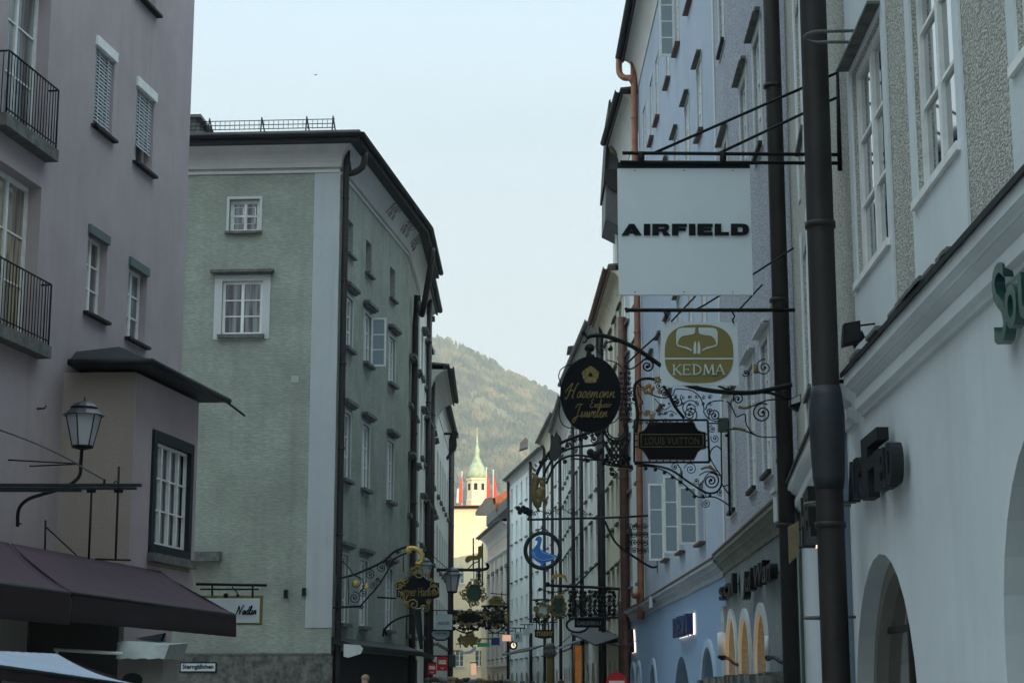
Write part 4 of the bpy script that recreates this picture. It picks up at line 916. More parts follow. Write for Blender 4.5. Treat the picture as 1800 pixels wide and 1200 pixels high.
for n, (u, vT, vB, y, lb) in enumerate([(1269, 1112, 1151, 27.6, 'white cylinder wall lamp on a curved black arm, left of the lit windows'), (1349, 1118, 1152, 25.2, 'white cylinder wall lamp in front of the rightmost lit arched window')]):
    c = pix(y, u, vB); H = pix(y, u, vT).z-c.z; r = thing('wall_lamp', c, lb, 'wall lamp', lw)
    R_ = .062 if n == 0 else .035
    m = MB(); m.lathe(c, [(R_, 0), (R_, H), (R_*.6, H+.01)], 16); m.build('lamp_shade', M['lampw'], r)
    m = MB(); m.lathe(c-Vector((0, 0, .06)), [(R_*.5, 0), (R_*1.1, .02), (R_*1.05, .058)], 14)
    q = gr.P(gr.hit(u+30, 1158)[0]-.3*n, c.z-.1, 0)
    m.tube(smooth_line([tuple(c+Vector((0, 0, -.05))), tuple(c.lerp(q, .35)+Vector((0, 0, .01))), tuple(c.lerp(q, .7)+Vector((0, 0, -.02))), tuple(q)], 5), .028, 8); m.build('arm', M['black'], r)

bl = Frame((3.97, 33.4), (3.84, 51.8), -1); bl2 = Frame((3.84, 51.8), (3.66, 57), -1)
BL = Building('blue_house', [bl], 'powder blue house with copper downpipe and opened white casements', 'house', zt=20.4, depth=8, wall=M['blue'], z0=3.6)
for s in (3.9, 6.6, 9.0, 12.0, 13.8, 16.2):
    BL.window(0, s-.42, s+.42, 16.35, 18.1, 2, 3, .05, pane='glass', sur=.05, sill=.06, sillm='copperd', sillout=.12, hood=0)
for s in (2.4, 4.9, 7.4, 9.9, 12.4, 14.9):
    BL.window(0, s-.42, s+.42, 12.9, 14.45, 2, 3, .05, pane='glass', sur=.06, sill=.06, sillm='copperd', sillout=.11, hood=.035, hoodm='ledge', hoodup=.01, hoodout=.12)
    BL.window(0, s-.42, s+.42, 8.7, 10.5, 2, 3, .05, pane='curtain', sur=.06, sill=.06, sillm='copperd', sillout=.10, hood=.04, hoodup=.01, hoodout=.12)
for n, (u, vT, vB, uo) in enumerate([(1228, 852, 959, 1195), (1194, 833, 974, 1168), (1168, 847, 987, 1141)]):
    sh = bl.hit(u, 900)[0]; z0 = bl.hit(u, vB)[1]; z1 = bl.hit(u, vT)[1]
    BL.window(0, sh-1.15, sh-.12, z0, z1, 2, 3, .12, pane='glass', sur=.05, sill=.05, sillm='copperd', sillout=.14)
    y = bl.P(sh, 0).y; wd_ = abs(pix(y, u, 900).x-pix(y, uo, 900).x)
    stripw(bl, sh+.02, z0+.02, z1-z0-.04, wd_, 3, BL.root, 1)
y = bl.P(8.0, 0).y; stripw(bl, 7.15, 16.35, 1.75, .36, 4, BL.root, 1)
BL.finish(); BL.eaves(.5, 1.0, 2.6, .11, e0=0, e1=.05)
BB = Building('x', [bl, bl2], '', None, zt=3.6, depth=8, wall=M['blueg']); D.objects.remove(BB.root); BB.root = BL.root
for uL, uR, vT, vr, ri in [(1182, 1216, 1152, 1200, 1.6), (1236, 1262, 1136, 1195, 1.0), (1145, 1156, 1166, 1195, 1.0), (1121, 1128, 1170, 1195, 1.0), (1112, 1118, 1172, 1195, 1.0), (1104, 1109, 1174, 1195, 1.0)]:
    k = 0 if uL > 1130 else 0
    s0, s1 = sorted((bl.hit(uL, vr)[0], bl.hit(uR, vr)[0])); z1 = bl.hit((uL+uR)/2, vT)[1]; fr, i = bl, 0
    if s0 > bl.L-.1:
        s0, s1 = sorted((bl2.hit(uL, vr)[0], bl2.hit(uR, vr)[0])); fr, i = bl2, 1
    s0 = max(.05, s0); s1 = min(fr.L-.05, s1)
    if s1-s0 < .2: continue
    BB.op[i].append((s0, s1, 0, z1, ri, .3)); dk = MB().fbox(fr, s0, s1, 0, z1, -.33, -.3).build('shop_window', M['glass'], BL.root); ring = MB()
    hw = (s1-s0)/2; sc = (s0+s1)/2; rz = min(z1, hw*ri); zs = z1-rz
    if ri == 1.0:
        for k in range(14):
            a0, a1 = math.pi*k/14, math.pi*(k+1)/14
            ring.prism(fr, [(sc-hw*math.cos(a0), zs+rz*math.sin(a0)), (sc-hw*math.cos(a1), zs+rz*math.sin(a1)), (sc-(hw+.16)*math.cos(a1), zs+(rz+.16)*math.sin(a1)), (sc-(hw+.16)*math.cos(a0), zs+(rz+.16)*math.sin(a0))], .002, .06)
        ring.fbox(fr, s0-.16, s0, 0, zs, .002, .06); ring.fbox(fr, s1, s1+.16, 0, zs, .002, .06); ring.build('arch_surround', M['archtrim'], dk)
BB.finish()
m = MB(); cp2 = [(o, z-.05) for o, z in cprof]; m.sweep([bl, bl2], cp2, -.01, 0); BB.part('cornice', m, mat('blue_grey_cornice', (.34, .38, .43), .85, var=.2))
m = MB(); m.sweep([bl, bl2], [(-.01, 3.884), (.24, 3.884), (.24, 3.92), (-.01, 4.0)], -.01, 0); BB.part('cornice_tiles', m, mat('brown_tile_strip', (.12, .07, .055), .8, var=.4, scale=9, bump=.6))
m = MB(); s = bl.hit(1160, 1060)[0]; m.fbox(bl, s-.3, s+.3, 3.58, 3.87, .225, .26); BB.part('cornice_bracket', m, M['surround'])
r, *_ = wall_letters('LEVI', bl, 1182, 1207, 1086, 1119, 1078, 1117, .06, .2, 'navy', 'navy blue backlit letters on the powder blue shop wall', bold=.03, back='warmw')
r, *_ = wall_letters('CA', bl2, 1103.5, 1110, 1108, 1148, 1104, 1146, .06, .15, 'black', 'tiny backlit letters at the far end of the blue shop wall', bold=.03, back='warmw')
# copper downpipe with swan neck
sc_ = bl.hit(1122, 300, .14)[0]; 
BL.pipe(0, [(bl.L+.05, 20.4, .56), (bl.L+.0, 19.95, .56), (bl.L-.1, 19.75, .42), (bl.L-.2, 19.7, .25), (bl.L-.25, 19.5, .16), (bl.L-.25, 19.0, .14), (bl.L-.25, 4.6, .14), (bl.L-.25, 4.3, .2), (bl.L-.5, 4.1, .35)], .098, 'copper')

# light blue narrow house and the rest of the right row
def house(name, p0, p1, zt, label, wall, cols, zz, hh, ov=.6, cove=.7, w=.9, sur=.07, hood=.05, pipes=(), gutm='roof', depth=8, pipem='pipe', pr_=.09, sillout=.10, covem='cove', **k):
    b = Building(name, [Frame(p0, p1, -1)], label, 'house', zt=zt, depth=depth, wall=M[wall]); L = b.frs[0].L
    cc = [L*(i+.5)/cols for i in range(cols)]
    rows_of(b, 0, cc, zz, w, hh, sur=sur, hood=hood, sill=.08, sillout=sillout, hoodout=.10, **k)
    for c in cc:
        b.op[0].append((c-.72, c+.72, 0, 2.55, 1.0, .3)); b.part('shop_window', MB().fbox(b.frs[0], c-.72, c+.72, 0, 2.55, -.33, -.3), M['dark'])
    b.finish()
    if ov: b.eaves(ov, cove, 2.4, gutm=gutm, covem=covem)
    for s in pipes: b.pipe(0, [(s, zt-.1, .16), (s, 0, .16)], pr_, pipem)
    return b
R5 = house('pale_blue_house', (3.84, 51.85), (3.66, 57), 19.3, 'narrow pale blue house glimpsed between copper and brown downpipes', 'paleblue', 2, (4.6, 7.6, 10.2, 13.0), 1.6, ov=0)
R5.eaves(.55, 1.2, 2.2, e0=0)
R5.pipe(0, [(4.2, 13.2, .16), (4.2, 3.0, .16), (4.2, 0, .16)], .15, 'copperd'); R5.pipe(0, [(4.7, 4.2, .2), (4.7, 0, .2)], .15, 'pipe')
y = 56.5
for n, (u0, u1, vT, vB, yy) in enumerate([(1082, 1094, 362, 520, 58.5), (1078, 1092, 392, 480, 62.0), (1098, 1116, 515, 583, 56.5)]):
    f = front(yy); a = f.hit(u0, vB); c = f.hit(u1, vT); m = MB(); sash(m, f, a[0], c[0], a[1], c[1], 1, 3, 0, .08, .05, .04, .06); q = m.build('open_casement', M['trim'], R5.root)
    MB().fbox(f, a[0]+.08, c[0]-.08, a[1]+.08, c[1]-.08, -.04, -.02).build('sash_glass', M['glassc'], R5.root)
R6 = house('cream_gabled_house', (3.64, 57.05), (3.5, 65.9), 15.0, 'cream house with aged copper gutter end', 'cream', 4, (4.0, 7.0, 9.8, 12.4), 1.5, ov=.5, cove=.8, gutm='copperd', pipes=(8.6,), covem='cream')
m = MB(); f = front(57.3); p = f.hit(1066, 480)
m.prism(f, [f.hit(*q) for q in [(1064, 385), (1065, 300), (1071, 180), (1082, 178), (1092, 260), (1094, 400)]], -2.5, 0); R6.part('gable_wall', m, M['roof'])
m = MB(); m.prism(f, [f.hit(*q) for q in [(1061, 325), (1070, 178), (1073, 176), (1074, 190), (1068, 325)]], -2.6, .1); R6.part('gable_coping', m, M['metal'])
m = MB(); m.ball(pix(57, 1084, 255), .5, .55, .4, .75); R6.part('stone_ornament', m, mat('mossy_stone_ornament', (.16, .14, .08), .9, var=.5, scale=4, bump=1, bscale=6))
m = MB(); m.prism(f, [f.hit(*q) for q in [(1064, 300), (1088, 300), (1086, 315), (1084, 340), (1068, 330), (1064, 316)]], .0, .2); m.prism(f, [f.hit(*q) for q in [(1102, 214), (1118, 212), (1118, 300), (1104, 300)]], .1, .5); m.prism(f, [f.hit(*q) for q in [(1095, 232), (1104, 230), (1104, 238), (1095, 238)]], .15, .4); R6.part('chimney', m, M['pipe'])
R7 = house('long_white_house', (3.5, 66), (2.85, 80.5), 15.1, 'long white house with tall dark eaves and three dark downpipes', 'white', 6, (3.4, 6.3, 9.2, 12.0), 1.65, pipes=(1.0, 9.2, 13.6), pr_=.09)
R8 = house('pale_house', (2.85, 80.5), (2.62, 92), 14.6, 'pale grey house behind the long white house with a chimney', 'palegrey', 5, (3.4, 6.3, 9.0, 11.6), 1.5, pipes=(11.0,))
f = front(86); m = MB(); m.prism(f, [f.hit(*q) for q in [(1003, 690), (1003, 616), (1028, 612), (1030, 690)]], -1.2, 0); m.prism(f, [f.hit(*q) for q in [(997, 616), (998, 609), (1032, 605), (1033, 612)]], -1.3, .1); R8.part('chimney', m, M['pipe'])
R9 = house('white_corner_house', (2.62, 92), (2.0, 103.5), 15.6, 'white house with stepped eaves left of the oval sign', 'white', 4, (3.4, 6.4, 9.4, 12.3), 1.6, ov=.5, cove=.9, pipes=(5.0, 11), covem='cream')
R10 = house('bright_white_house', (2.0, 103.5), (-.15, 120), 15.3, 'bright white house with rows of small dark sills below the eaves at the far bend', 'paleblue', 7, (3.4, 5.9, 8.4, 10.9, 13.2), 1.4, w=.8, ov=.35, cove=.4, sur=0, hood=0, pipes=(5.5, 16.2), pr_=.1)
R11 = house('rose_palace', (-.15, 120.2), (-1.85, 135), 12.6, 'rose coloured classical palace with window pediments at the end of the right row', 'rose', 5, (3.6, 7.2), 2.3, w=1.1, ov=.75, cove=.8, sur=.16, hood=.16, covem='white')
R11.part('string_course', MB().sweep([R11.frs[0]], [(.003, 10.6), (.2, 10.75), (.2, 10.85), (.003, 10.85)]), M['white']); m = MB(); m.sweep([R11.frs[0]], [(.003, 3.0), (.12, 3.05), (.12, 3.15), (.003, 3.15)]); R11.part('string_course', m, M['white'])
m = MB(); f = R11.frs[0]
for k in range(6):
    s = f.L*k/5.; s = min(max(.35, s), f.L-.35); m.fbox(f, s-.25, s+.25, 3.2, 10.55, .003, .1)
R11.part('pilaster', m, M['white'])
m = MB(); q = R11.frs[0]
m.sweep([q], [(-1, 12.8), (.1, 13.6), (.1, 14.3), (-1, 14.9), (-5, 15.2), (-5, 12.8)]); R11.part('attic', m, M['roof'])
m = MB(); p = pix(128, 886, 880); m.box(p.x-.6, p.x+1.6, 127, 131, 14.0, p.z+.1); m.prism(front(127), [(p.x-.8, p.z+.1), (p.x+1.8, p.z+.1), (p.x+.6, p.z+.9)], -4, 0); R11.part('tiled_dormer', m, M['tile'])
# tiny roof objects
R10.part('dormer', MB().prism(front(111), [front(111).hit(*q) for q in [(913, 790), (914, 778), (924, 768), (928, 772), (928, 785)]], -1, 0), M['roof'])
# ================================================================ HANGING SIGNS
SG = 'hanging guild and shop signs'
def sign(y, u, v, label, name='hanging_sign'): return thing(name, pix(y, u, v), label, 'sign', SG)
def rect_px(y, u0, v0, u1, v1, th=.03):
    f = front(y); a = f.hit(u0, v1); c = f.hit(u1, v0); return MB().fbox(f, a[0], c[0], a[1], c[1], -th, 0)
def iron(y, lines, r, parent, name='scrollwork', mt='iron', scrolls=(), balls=(), sm=5):
    m = MB()
    for l in lines:
        rr = r
        if isinstance(l[0], (int, float)): rr, l = l[0], l[1]
        m.tube([pix(y, *q) for q in (smooth_line(l, sm) if len(l) > 2 else l)], rr, 6)
    for s in scrolls:
        u, v, q, a0, tn, d = s[:6]; rr = s[6] if len(s) > 6 else r*.8
        p = [pix(y, *k) for k in spiral(u, v, q, a0, tn, d)]; m.tube(p, rr, 5); m.ball(p[-1], rr*2.2, n=6)
    for u, v, q in balls: m.ball(pix(y, u, v), q, n=6)
    return m.build(name, M[mt], parent)

# ---- AIRFIELD panel
y = 15.2; A = sign(y, 1203, 290, 'large square white hanging sign lettered AIRFIELD in bold black')
rect_px(y, 1088, 296, 1318, 518, .04).build('panel', M['signw'], A)
rect_px(y-.005, 1086, 285.5, 1318, 295.5, .05).build('top_rail', M['metal'], A)
m = MB(); fA = front(y-.003); x_ = 0
V_, HZ = .52, .27
LT = [('A', 1.62), ('I', .52), ('R', 1.42), ('F', 1.2), ('I', .52), ('E', 1.22), ('L', 1.15), ('D', 1.45)]; kA = 224/(sum(w for _, w in LT)+.16*7)
def blk(pts):
    global nA; nA += 1; m.prism(fA, [fA.hit(1092.5+(x_+a)*kA, 414-20*b_) for a, b_ in pts], 0, .012+.0003*nA)
nA = 0
box_ = lambda a, b_, c, d: blk([(a, c), (b_, c), (b_, d), (a, d)])
for ch, w_ in LT:
    if ch == 'A': blk([(0, 0), (.6, 1), (1.02, 1), (1.62, 0), (1.05, 0), (.81, .62), (.57, 0)]); box_(.55, 1.07, .18, .42)
    if ch in 'IRFELD': box_(0, V_, 0, 1)
    if ch in 'FE': box_(V_, w_, 1-HZ, 1); box_(V_, w_-.1, .40, .40+HZ*.9)
    if ch in 'EL': box_(V_, w_, 0, HZ)
    if ch == 'R': box_(V_, 1.0, 1-HZ, 1); box_(V_, 1.0, .33, .33+HZ*.9); blk([(1.0, 1), (1.2, .97), (1.34, .85), (1.36, .66), (1.28, .48), (1.1, .36), (1.0, .33), (1.0, .57), (.98, .73)]); blk([(.75, .36), (1.12, .38), (1.45, 0), (.9, 0)])
    if ch == 'D': box_(V_, .9, 1-HZ, 1); box_(V_, .9, 0, HZ); blk([(.9, 1), (1.2, .95), (1.4, .78), (1.45, .5), (1.4, .22), (1.2, .05), (.9, 0), (.9, HZ), (.95, .5), (.9, 1-HZ)])
    x_ += w_+.16
m.build('lettering', M['ink'], A)
iron(y-.03, [(.016, [(1094, 269), (1474, 272)]), (.016, [(1090, 285), (1474, 287)]), (.013, [(1150, 269), (1472, 128)]), (.013, [(1265, 269), (1470, 172)]), (.02, [(1473, 122), (1476, 300)]), (.03, [(1127, 268), (1127, 288)]), (.03, [(1271, 268), (1271, 288)])], .013, A, 'bracket')
m = MB()
for u in (1116, 1202, 1288):
    for v in (300, 513): m.ball(pix(y-.003, u, v), .006, n=5)
m.build('screw_heads', M['metal'], A)
# ---- KEDMA panel
y = 21.3; K = sign(y, 1229, 547, 'square pale sign lettered KEDMA with an olive gold rounded emblem')
rect_px(y, 1163, 566, 1296, 677, .03).build('panel', M['signw'], K)
X8 = lambda u, v: (1080+u/5.4545, 500+v/5.4545)
f = front(y-.002)
pts = []
for i in range(48):
    a = 2*math.pi*i/48; c, s = math.cos(a), math.sin(a); e_ = 2/2.7
    pts.append(X8(811+329*math.copysign(abs(c)**e_, c)*(1 if s < 0 else 1), 664+279*math.copysign(abs(s)**e_, s)))
MB().prism(f, [f.hit(*q) for q in pts], 0, .006).build('emblem', M['olive'], K)
m = MB(); f = front(y-.010)
L_ = [(775, 412), (640, 415), (605, 428), (592, 460), (592, 560), (603, 588), (650, 603), (700, 618), (742, 637), (742, 625), (700, 600), (650, 590), (612, 578), (604, 560), (625, 515), (655, 492), (740, 480), (772, 465), (775, 440)]
Dp = [(775, 540), (783, 560), (786, 660), (760, 665), (757, 610), (765, 560)]
for sh in (L_, Dp):
    m.prism(f, [f.hit(*X8(*q)) for q in sh], 0, .004); m.prism(f, [f.hit(*X8(1580-q[0]+2, q[1])) for q in sh], 0, .004)
m.prism(f, [f.hit(*X8(*q)) for q in [(484, 703), (1137, 703), (1137, 718), (484, 718)]], 0, .004)
def strokes(st, x0, w):
    for a in st:
        (p, q, t) = a; dx, dy = q[0]-p[0], q[1]-p[1]; l = math.hypot(dx, dy) or 1; nx_, ny_ = -dy/l*t/2, dx/l*t/2
        quad = [(p[0]+nx_, p[1]+ny_), (q[0]+nx_, q[1]+ny_), (q[0]-nx_, q[1]-ny_), (p[0]-nx_, p[1]-ny_)]
        m.prism(f, [f.hit(*X8(x0+w*x, 865-100*z)) for x, z in quad], 0, .004+.0004*strokes.k); strokes.k += 1
strokes.k = 0
T_ = .13
def sf(x, z): return ((x-.16, z), (x+.16, z), .05)
strokes([((.2, 0), (.2, 1), T_), ((.22, .45), (.85, .98), .08), ((.35, .58), (.92, .02), T_), sf(.2, .02), sf(.2, .98), sf(.85, .98), sf(.92, .02)], 552, 95)
strokes([((.2, 0), (.2, 1), T_), ((.2, .97), (.85, .97), .07), ((.2, .52), (.7, .52), .07), ((.2, .03), (.88, .03), .07), ((.84, .97), (.84, .8), .06), ((.87, .03), (.87, .22), .06), ((.7, .6), (.7, .42), .05)], 648, 90)
dd = [(.2+.62*math.sin(math.pi*k/12), .5+.47*math.cos(math.pi*k/12)) for k in range(13)]
strokes([((.2, 0), (.2, 1), T_)]+[(dd[k], dd[k+1], .10) for k in range(12)]+[sf(.15, .02), sf(.15, .98)], 742, 105)
strokes([((.12, 0), (.2, 1), .08), ((.2, 1), (.5, .1), T_), ((.5, .1), (.8, 1), .08), ((.8, 1), (.88, 0), T_), sf(.12, .02), sf(.88, .02)], 845, 118)
strokes([((.08, 0), (.5, 1), .07), ((.5, 1), (.9, 0), T_), ((.22, .35), (.75, .35), .06), sf(.08, .02), sf(.92, .02)], 962, 98)
m.build('lettering', M['pale'], K)
iron(y-.02, [(.024, [(1103, 545), (1397, 545)]), (.02, [(1103, 549), (1100, 541)]), (.01, [(1167, 548), (1171, 556), (1168, 562), (1170, 568)]), (.01, [(1287, 548), (1291, 556), (1288, 562), (1290, 568)]), (.012, [(1395, 436), (1240, 535), (1215, 542)]), (.012, [(1223, 520), (1180, 565)]), (.012, [(1296, 548), (1340, 500)])], .012, K, 'bracket')

# ---- black oval jeweller's sign on its long scrolled bracket
y = 22.1; H_ = sign(y, 1039, 625, 'black oval hanging sign with gold script Haasmann Exclusiv Juwelen')
f = front(y); MB().prism(f, [f.hit(*q) for q in ell(1038.5, 693, 53, 67, 48)], -.05, 0).build('panel', M['ovalblk'], H_)
m = MB(); f = front(y-.002)
for k in range(5):
    a = R(-90+72*k); u, v = 1038+9.5*math.cos(a), 659+9.5*math.sin(a)
    m.prism(f, [f.hit(*q) for q in ell(u, v, 6.2, 6.2, 12)], 0, .004+.001*k)
for k in range(5):
    a = R(-54+72*k); u, v = 1038+12*math.cos(a), 659+12*math.sin(a); m.prism(f, [f.hit(*q) for q in [(u-2, v-2), (u+2, v-2), (u+2.5, v+2), (u-2, v+2.5)]], 0, .011)
m.build('flower_emblem', M['golddull'], H_)
def script(m, y, txt, u0, u1, vb, h, r, slant=.45):
    """joined handwriting drawn as thin strokes: x-height 0.45, ascender 1"""
    G_ = {'a': (.5, [[(.4, .38), (.25, .46), (.08, .25), (.15, .02), (.33, .12), (.42, .44), (.38, .1), (.55, .08)]]), 's': (.38, [[(0, .1), (.24, .52), (.2, .34), (.33, .14), (.18, 0), (.03, .03)], [(.3, .1), (.4, .1)]]),
      'm': (.75, [[(0, .1), (.08, .44), (.06, 0)], [(.06, .1), (.24, .45), (.3, .35), (.28, 0)], [(.28, .12), (.48, .45), (.55, .33), (.53, .03), (.75, .1)]]), 'n': (.55, [[(0, .1), (.08, .44), (.06, 0)], [(.06, .1), (.28, .45), (.35, .33), (.33, .03), (.55, .1)]]),
      'u': (.55, [[(0, .1), (.08, .44), (.08, .08), (.2, 0), (.36, .2), (.4, .44)], [(.4, .44), (.38, .06), (.56, .1)]]), 'w': (.7, [[(0, .1), (.08, .44), (.1, .05), (.22, .03), (.34, .42), (.36, .05), (.5, .05), (.6, .44), (.72, .36)]]),
      'e': (.4, [[(0, .1), (.2, .24), (.28, .4), (.16, .45), (.06, .2), (.18, 0), (.42, .1)]]), 'l': (.32, [[(0, .1), (.2, .6), (.24, .98), (.12, .9), (.08, .2), (.16, 0), (.34, .1)]]), 'd': (.55, [[(.38, .38), (.22, .46), (.06, .22), (.15, .02), (.33, .14), (.44, .98)], [(.44, .98), (.38, .1), (.55, .08)]]),
      'r': (.4, [[(0, .1), (.1, .48), (.14, .42), (.28, .42), (.22, .1), (.4, .1)]]), 'x': (.42, [[(.02, .42), (.16, .4), (.22, .04), (.42, .1)], [(.36, .44), (.04, .02)]]), 'c': (.38, [[(.3, .38), (.2, .46), (.05, .2), (.18, 0), (.4, .12)]]),
      'i': (.25, [[(0, .1), (.1, .44), (.08, .06), (.26, .1)], [(.13, .62), (.14, .66)]]), 'v': (.42, [[(0, .3), (.1, .44), (.14, .02), (.34, .42), (.44, .38)]]),
      'H': (1.0, [[(-.1, .35), (-.02, .6), (.25, .95), (.38, 1.05), (.3, .6), (.15, 0), (0, -.08), (-.05, .05)], [(.95, 1.1), (.8, .9), (.68, .4), (.62, 0), (.78, .02)], [(.15, .5), (.45, .55), (.72, .5)]]),
      'J': (.75, [[(.0, .75), (.15, 1.0), (.45, 1.05), (.7, 1.0)], [(.5, 1.04), (.4, .5), (.3, -.2), (.12, -.42), (0, -.25), (.2, -.02), (.6, .1)]]), 'E': (.62, [[(.5, .95), (.35, 1.05), (.12, .85), (.28, .58), (.08, .3), (.2, .0), (.55, .12)]]),
      'N': (.95, [[(-.1, 0), (.05, 0), (.2, .5), (.3, 1.0)], [(.3, 1.0), (.5, .4), (.58, .0)], [(.58, .0), (.7, .6), (.9, 1.05), (1.0, 1.0)]])}
    W_ = sum(G_[c][0] for c in txt); x = 0; k = (u1-u0)/W_
    for c in txt:
        for st in G_[c][1]: m.tube([pix(y, u0+(x+px+pz*slant*h/k/1.0*.5)*k, vb-pz*h) for px, pz in smooth_line(st, 4)], r, 4)
        x += G_[c][0]
m = MB(); yy_ = y-.012
script(m, yy_, 'Haasmann', 994, 1081, 699, 24, .0075); script(m, yy_, 'Exclusiv', 1036, 1074, 716, 14, .005); script(m, yy_, 'Juwelen', 1008, 1068, 733, 22, .0075)
m.build('lettering', M['golddull'], H_)
iron(y, [(.028, [(1030, 594), (1040, 590), (1060, 590), (1085, 597), (1110, 608), (1140, 627), (1162, 643)]), (.010, [(1066, 603), (1075, 600), (1092, 601)]),
 (.012, [(1031, 592), (1024, 586), (1026, 583), (1031, 590), (1030, 600), (1024, 602)]), (.010, [(1045, 591), (1046, 586)]), (.010, [(1072, 594), (1074, 590)]),
 (.006, [(1055, 620), (1049, 614), (1047, 608), (1051, 603)]), (.026, [(1036, 608), (1034, 616), (1036, 627), (1044, 626), (1030, 626)]),
 (.007, [(985, 650), (982, 662), (986, 676), (985, 700), (983, 720), (985, 738), (995, 750), (1015, 753)]), (.007, [(985, 650), (995, 643), (1008, 640)]),
 (.007, [(1066, 633), (1080, 636), (1092, 645), (1097, 658), (1096, 690), (1092, 720), (1084, 738), (1066, 747)]),
 (.012, [(1162, 584), (1130, 612), (1105, 636), (1098, 645)]), (.010, [(1098, 645), (1110, 648), (1125, 638), (1135, 630), (1143, 631)]),
 (.030, [(1196, 672), (1230, 683), (1275, 689), (1320, 690), (1355, 684), (1392, 676)]), (.018, [(1315, 689), (1350, 690), (1378, 698), (1392, 702)]),
 (.014, [(1262, 678), (1290, 689)]), (.016, [(1281, 690), (1288, 678)]), (.008, [(1288, 672), (1294, 676), (1285, 688), (1280, 680)]),
 (.010, [(1289, 705), (1290, 695), (1298, 692)]), (.009, [(1300, 715), (1316, 716), (1340, 706), (1362, 702), (1392, 706)]),
 (.008, [(1277, 705), (1285, 712), (1292, 728), (1296, 732), (1309, 728), (1312, 745), (1325, 763), (1345, 768), (1368, 767)]),
 (.010, [(1276, 755), (1296, 754), (1315, 759), (1330, 765)]), (.008, [(1240, 720), (1246, 708), (1262, 704), (1272, 704)])],
 .008, H_, 'bracket', scrolls=[(1038, 613, 8, 200, 1.1, -1, .022), (1057, 614, 8, 210, 1.5, -1, .006), (1072, 613, 5, 90, 1.2, -1, .01), (1138, 643, 13, 150, 1.7, -1, .011), (1340, 726, 18, 60, 2.0, 1, .010), (1297, 701, 10, 120, 1.5, -1, .008), (1256, 730, 11, 220, 1.8, -1, .008), (1343, 646, 15, 80, 1.8, 1, .008), (1311, 655, 7, 200, 1.3, 1, .007), (1213, 728, 14, 250, 1.9, 1, .008), (1191, 707, 8, 60, 1.5, -1, .008), (1168, 690, 7, 30, 1.4, 1, .007)], balls=[(1036, 622, .03)])
iron(y, [(.018, [(1298, 715), (1310, 717), (1320, 712)]), (.016, [(1288, 752), (1300, 753), (1311, 756)]), (.03, [(1328, 640), (1329, 656)])], .01, H_, 'gilded_leaf', 'golddull')
# second scrolled bracket, carrying gilt flowers behind the square sign
S2 = sign(y+1.2, 1150, 700, 'wrought iron scroll bracket with small gilded flowers under the KEDMA sign, holding no panel', 'scroll_bracket')
yy = 24.5
iron(yy, [(.022, [(1118, 760), (1121, 730), (1118, 706), (1115, 690), (1117, 675), (1126, 667), (1140, 665), (1152, 667)]), (.010, [(1118, 670), (1130, 682), (1142, 691), (1155, 697), (1168, 699), (1178, 697)]), (.022, [(1166, 678), (1176, 693), (1184, 710), (1192, 722), (1203, 735)]),
 (.008, [(1178, 697), (1184, 693), (1187, 684), (1200, 684), (1215, 686), (1230, 697), (1237, 715), (1237, 725)]), (.008, [(1121, 680), (1122, 692), (1130, 708), (1125, 710), (1127, 722)]),
 (.006, [(1150, 700), (1160, 710), (1168, 720), (1180, 712)]), (.006, [(1152, 720), (1165, 728), (1178, 722), (1190, 728)]), (.008, [(1211, 682), (1208, 676), (1214, 672), (1222, 680), (1226, 688)]), (.008, [(1237, 724), (1245, 735), (1258, 740), (1268, 738)])],
 .008, S2, 'scrollwork', scrolls=[(1158, 678, 8, 150, 1.6, -1, .007), (1186, 706, 7, 20, 1.4, 1, .01), (1110, 690, 9, 60, 1.4, 1, .007), (1106, 716, 7, 90, 1.5, 1, .007), (1133, 682, 6, 180, 1.4, 1, .006), (1213, 718, 16, 20, 2.0, 1, .008), (1248, 722, 7, 0, 1.5, -1, .008), (1108, 738, 6, 100, 1.5, 1, .007)], balls=[(1115, 701, .035), (1167, 712, .02), (1176, 709, .015)])
rr = random.Random(31)
iron(yy, [(.005, [(1095, 652), (1102, 672), (1098, 700), (1106, 728), (1100, 750)]), (.005, [(1092, 700), (1106, 704), (1118, 712)])], .005, S2, 'small_scrolls', scrolls=[(1092+7*(k % 3)+rr.uniform(-1, 1), 656+9*(k//3), rr.uniform(3.2, 5), rr.uniform(0, 360), 1.5, rr.choice((-1, 1)), .006) for k in range(30)]+[(1126+11*(k % 6), 742-14*(k//6)+rr.uniform(-2, 2), rr.uniform(3, 5.5), rr.uniform(0, 360), 1.4, rr.choice((-1, 1)), .005) for k in range(12)]+[(1188+12*(k % 6), 697+13*(k//6)+rr.uniform(-2, 2), rr.uniform(3, 5), rr.uniform(0, 360), 1.4, rr.choice((-1, 1)), .005) for k in range(12)])
tg = mat('tarnished_copper_gilding', (.30, .17, .06), .5, .3)
for (u, v, s_) in [(1140, 684, .09), (1156, 667, .055), (1160, 688, .04), (1138, 725, .05), (1146, 732, .04)]:
    c = pix(yy-.02, u, v); m = MB()
    for k in range(5):
        a = k*1.2566+u; m.ball(c+Vector((math.cos(a)*s_*.55, 0, math.sin(a)*s_*.55)), s_*.42, 1, .4, 1, 6)
    m.build('gilded_flower', tg, S2)

m = MB(); script(m, 31.16, 'Nadler', 414, 450, 1079, 15, .010); m.build('lettering', M['ink'], bn)
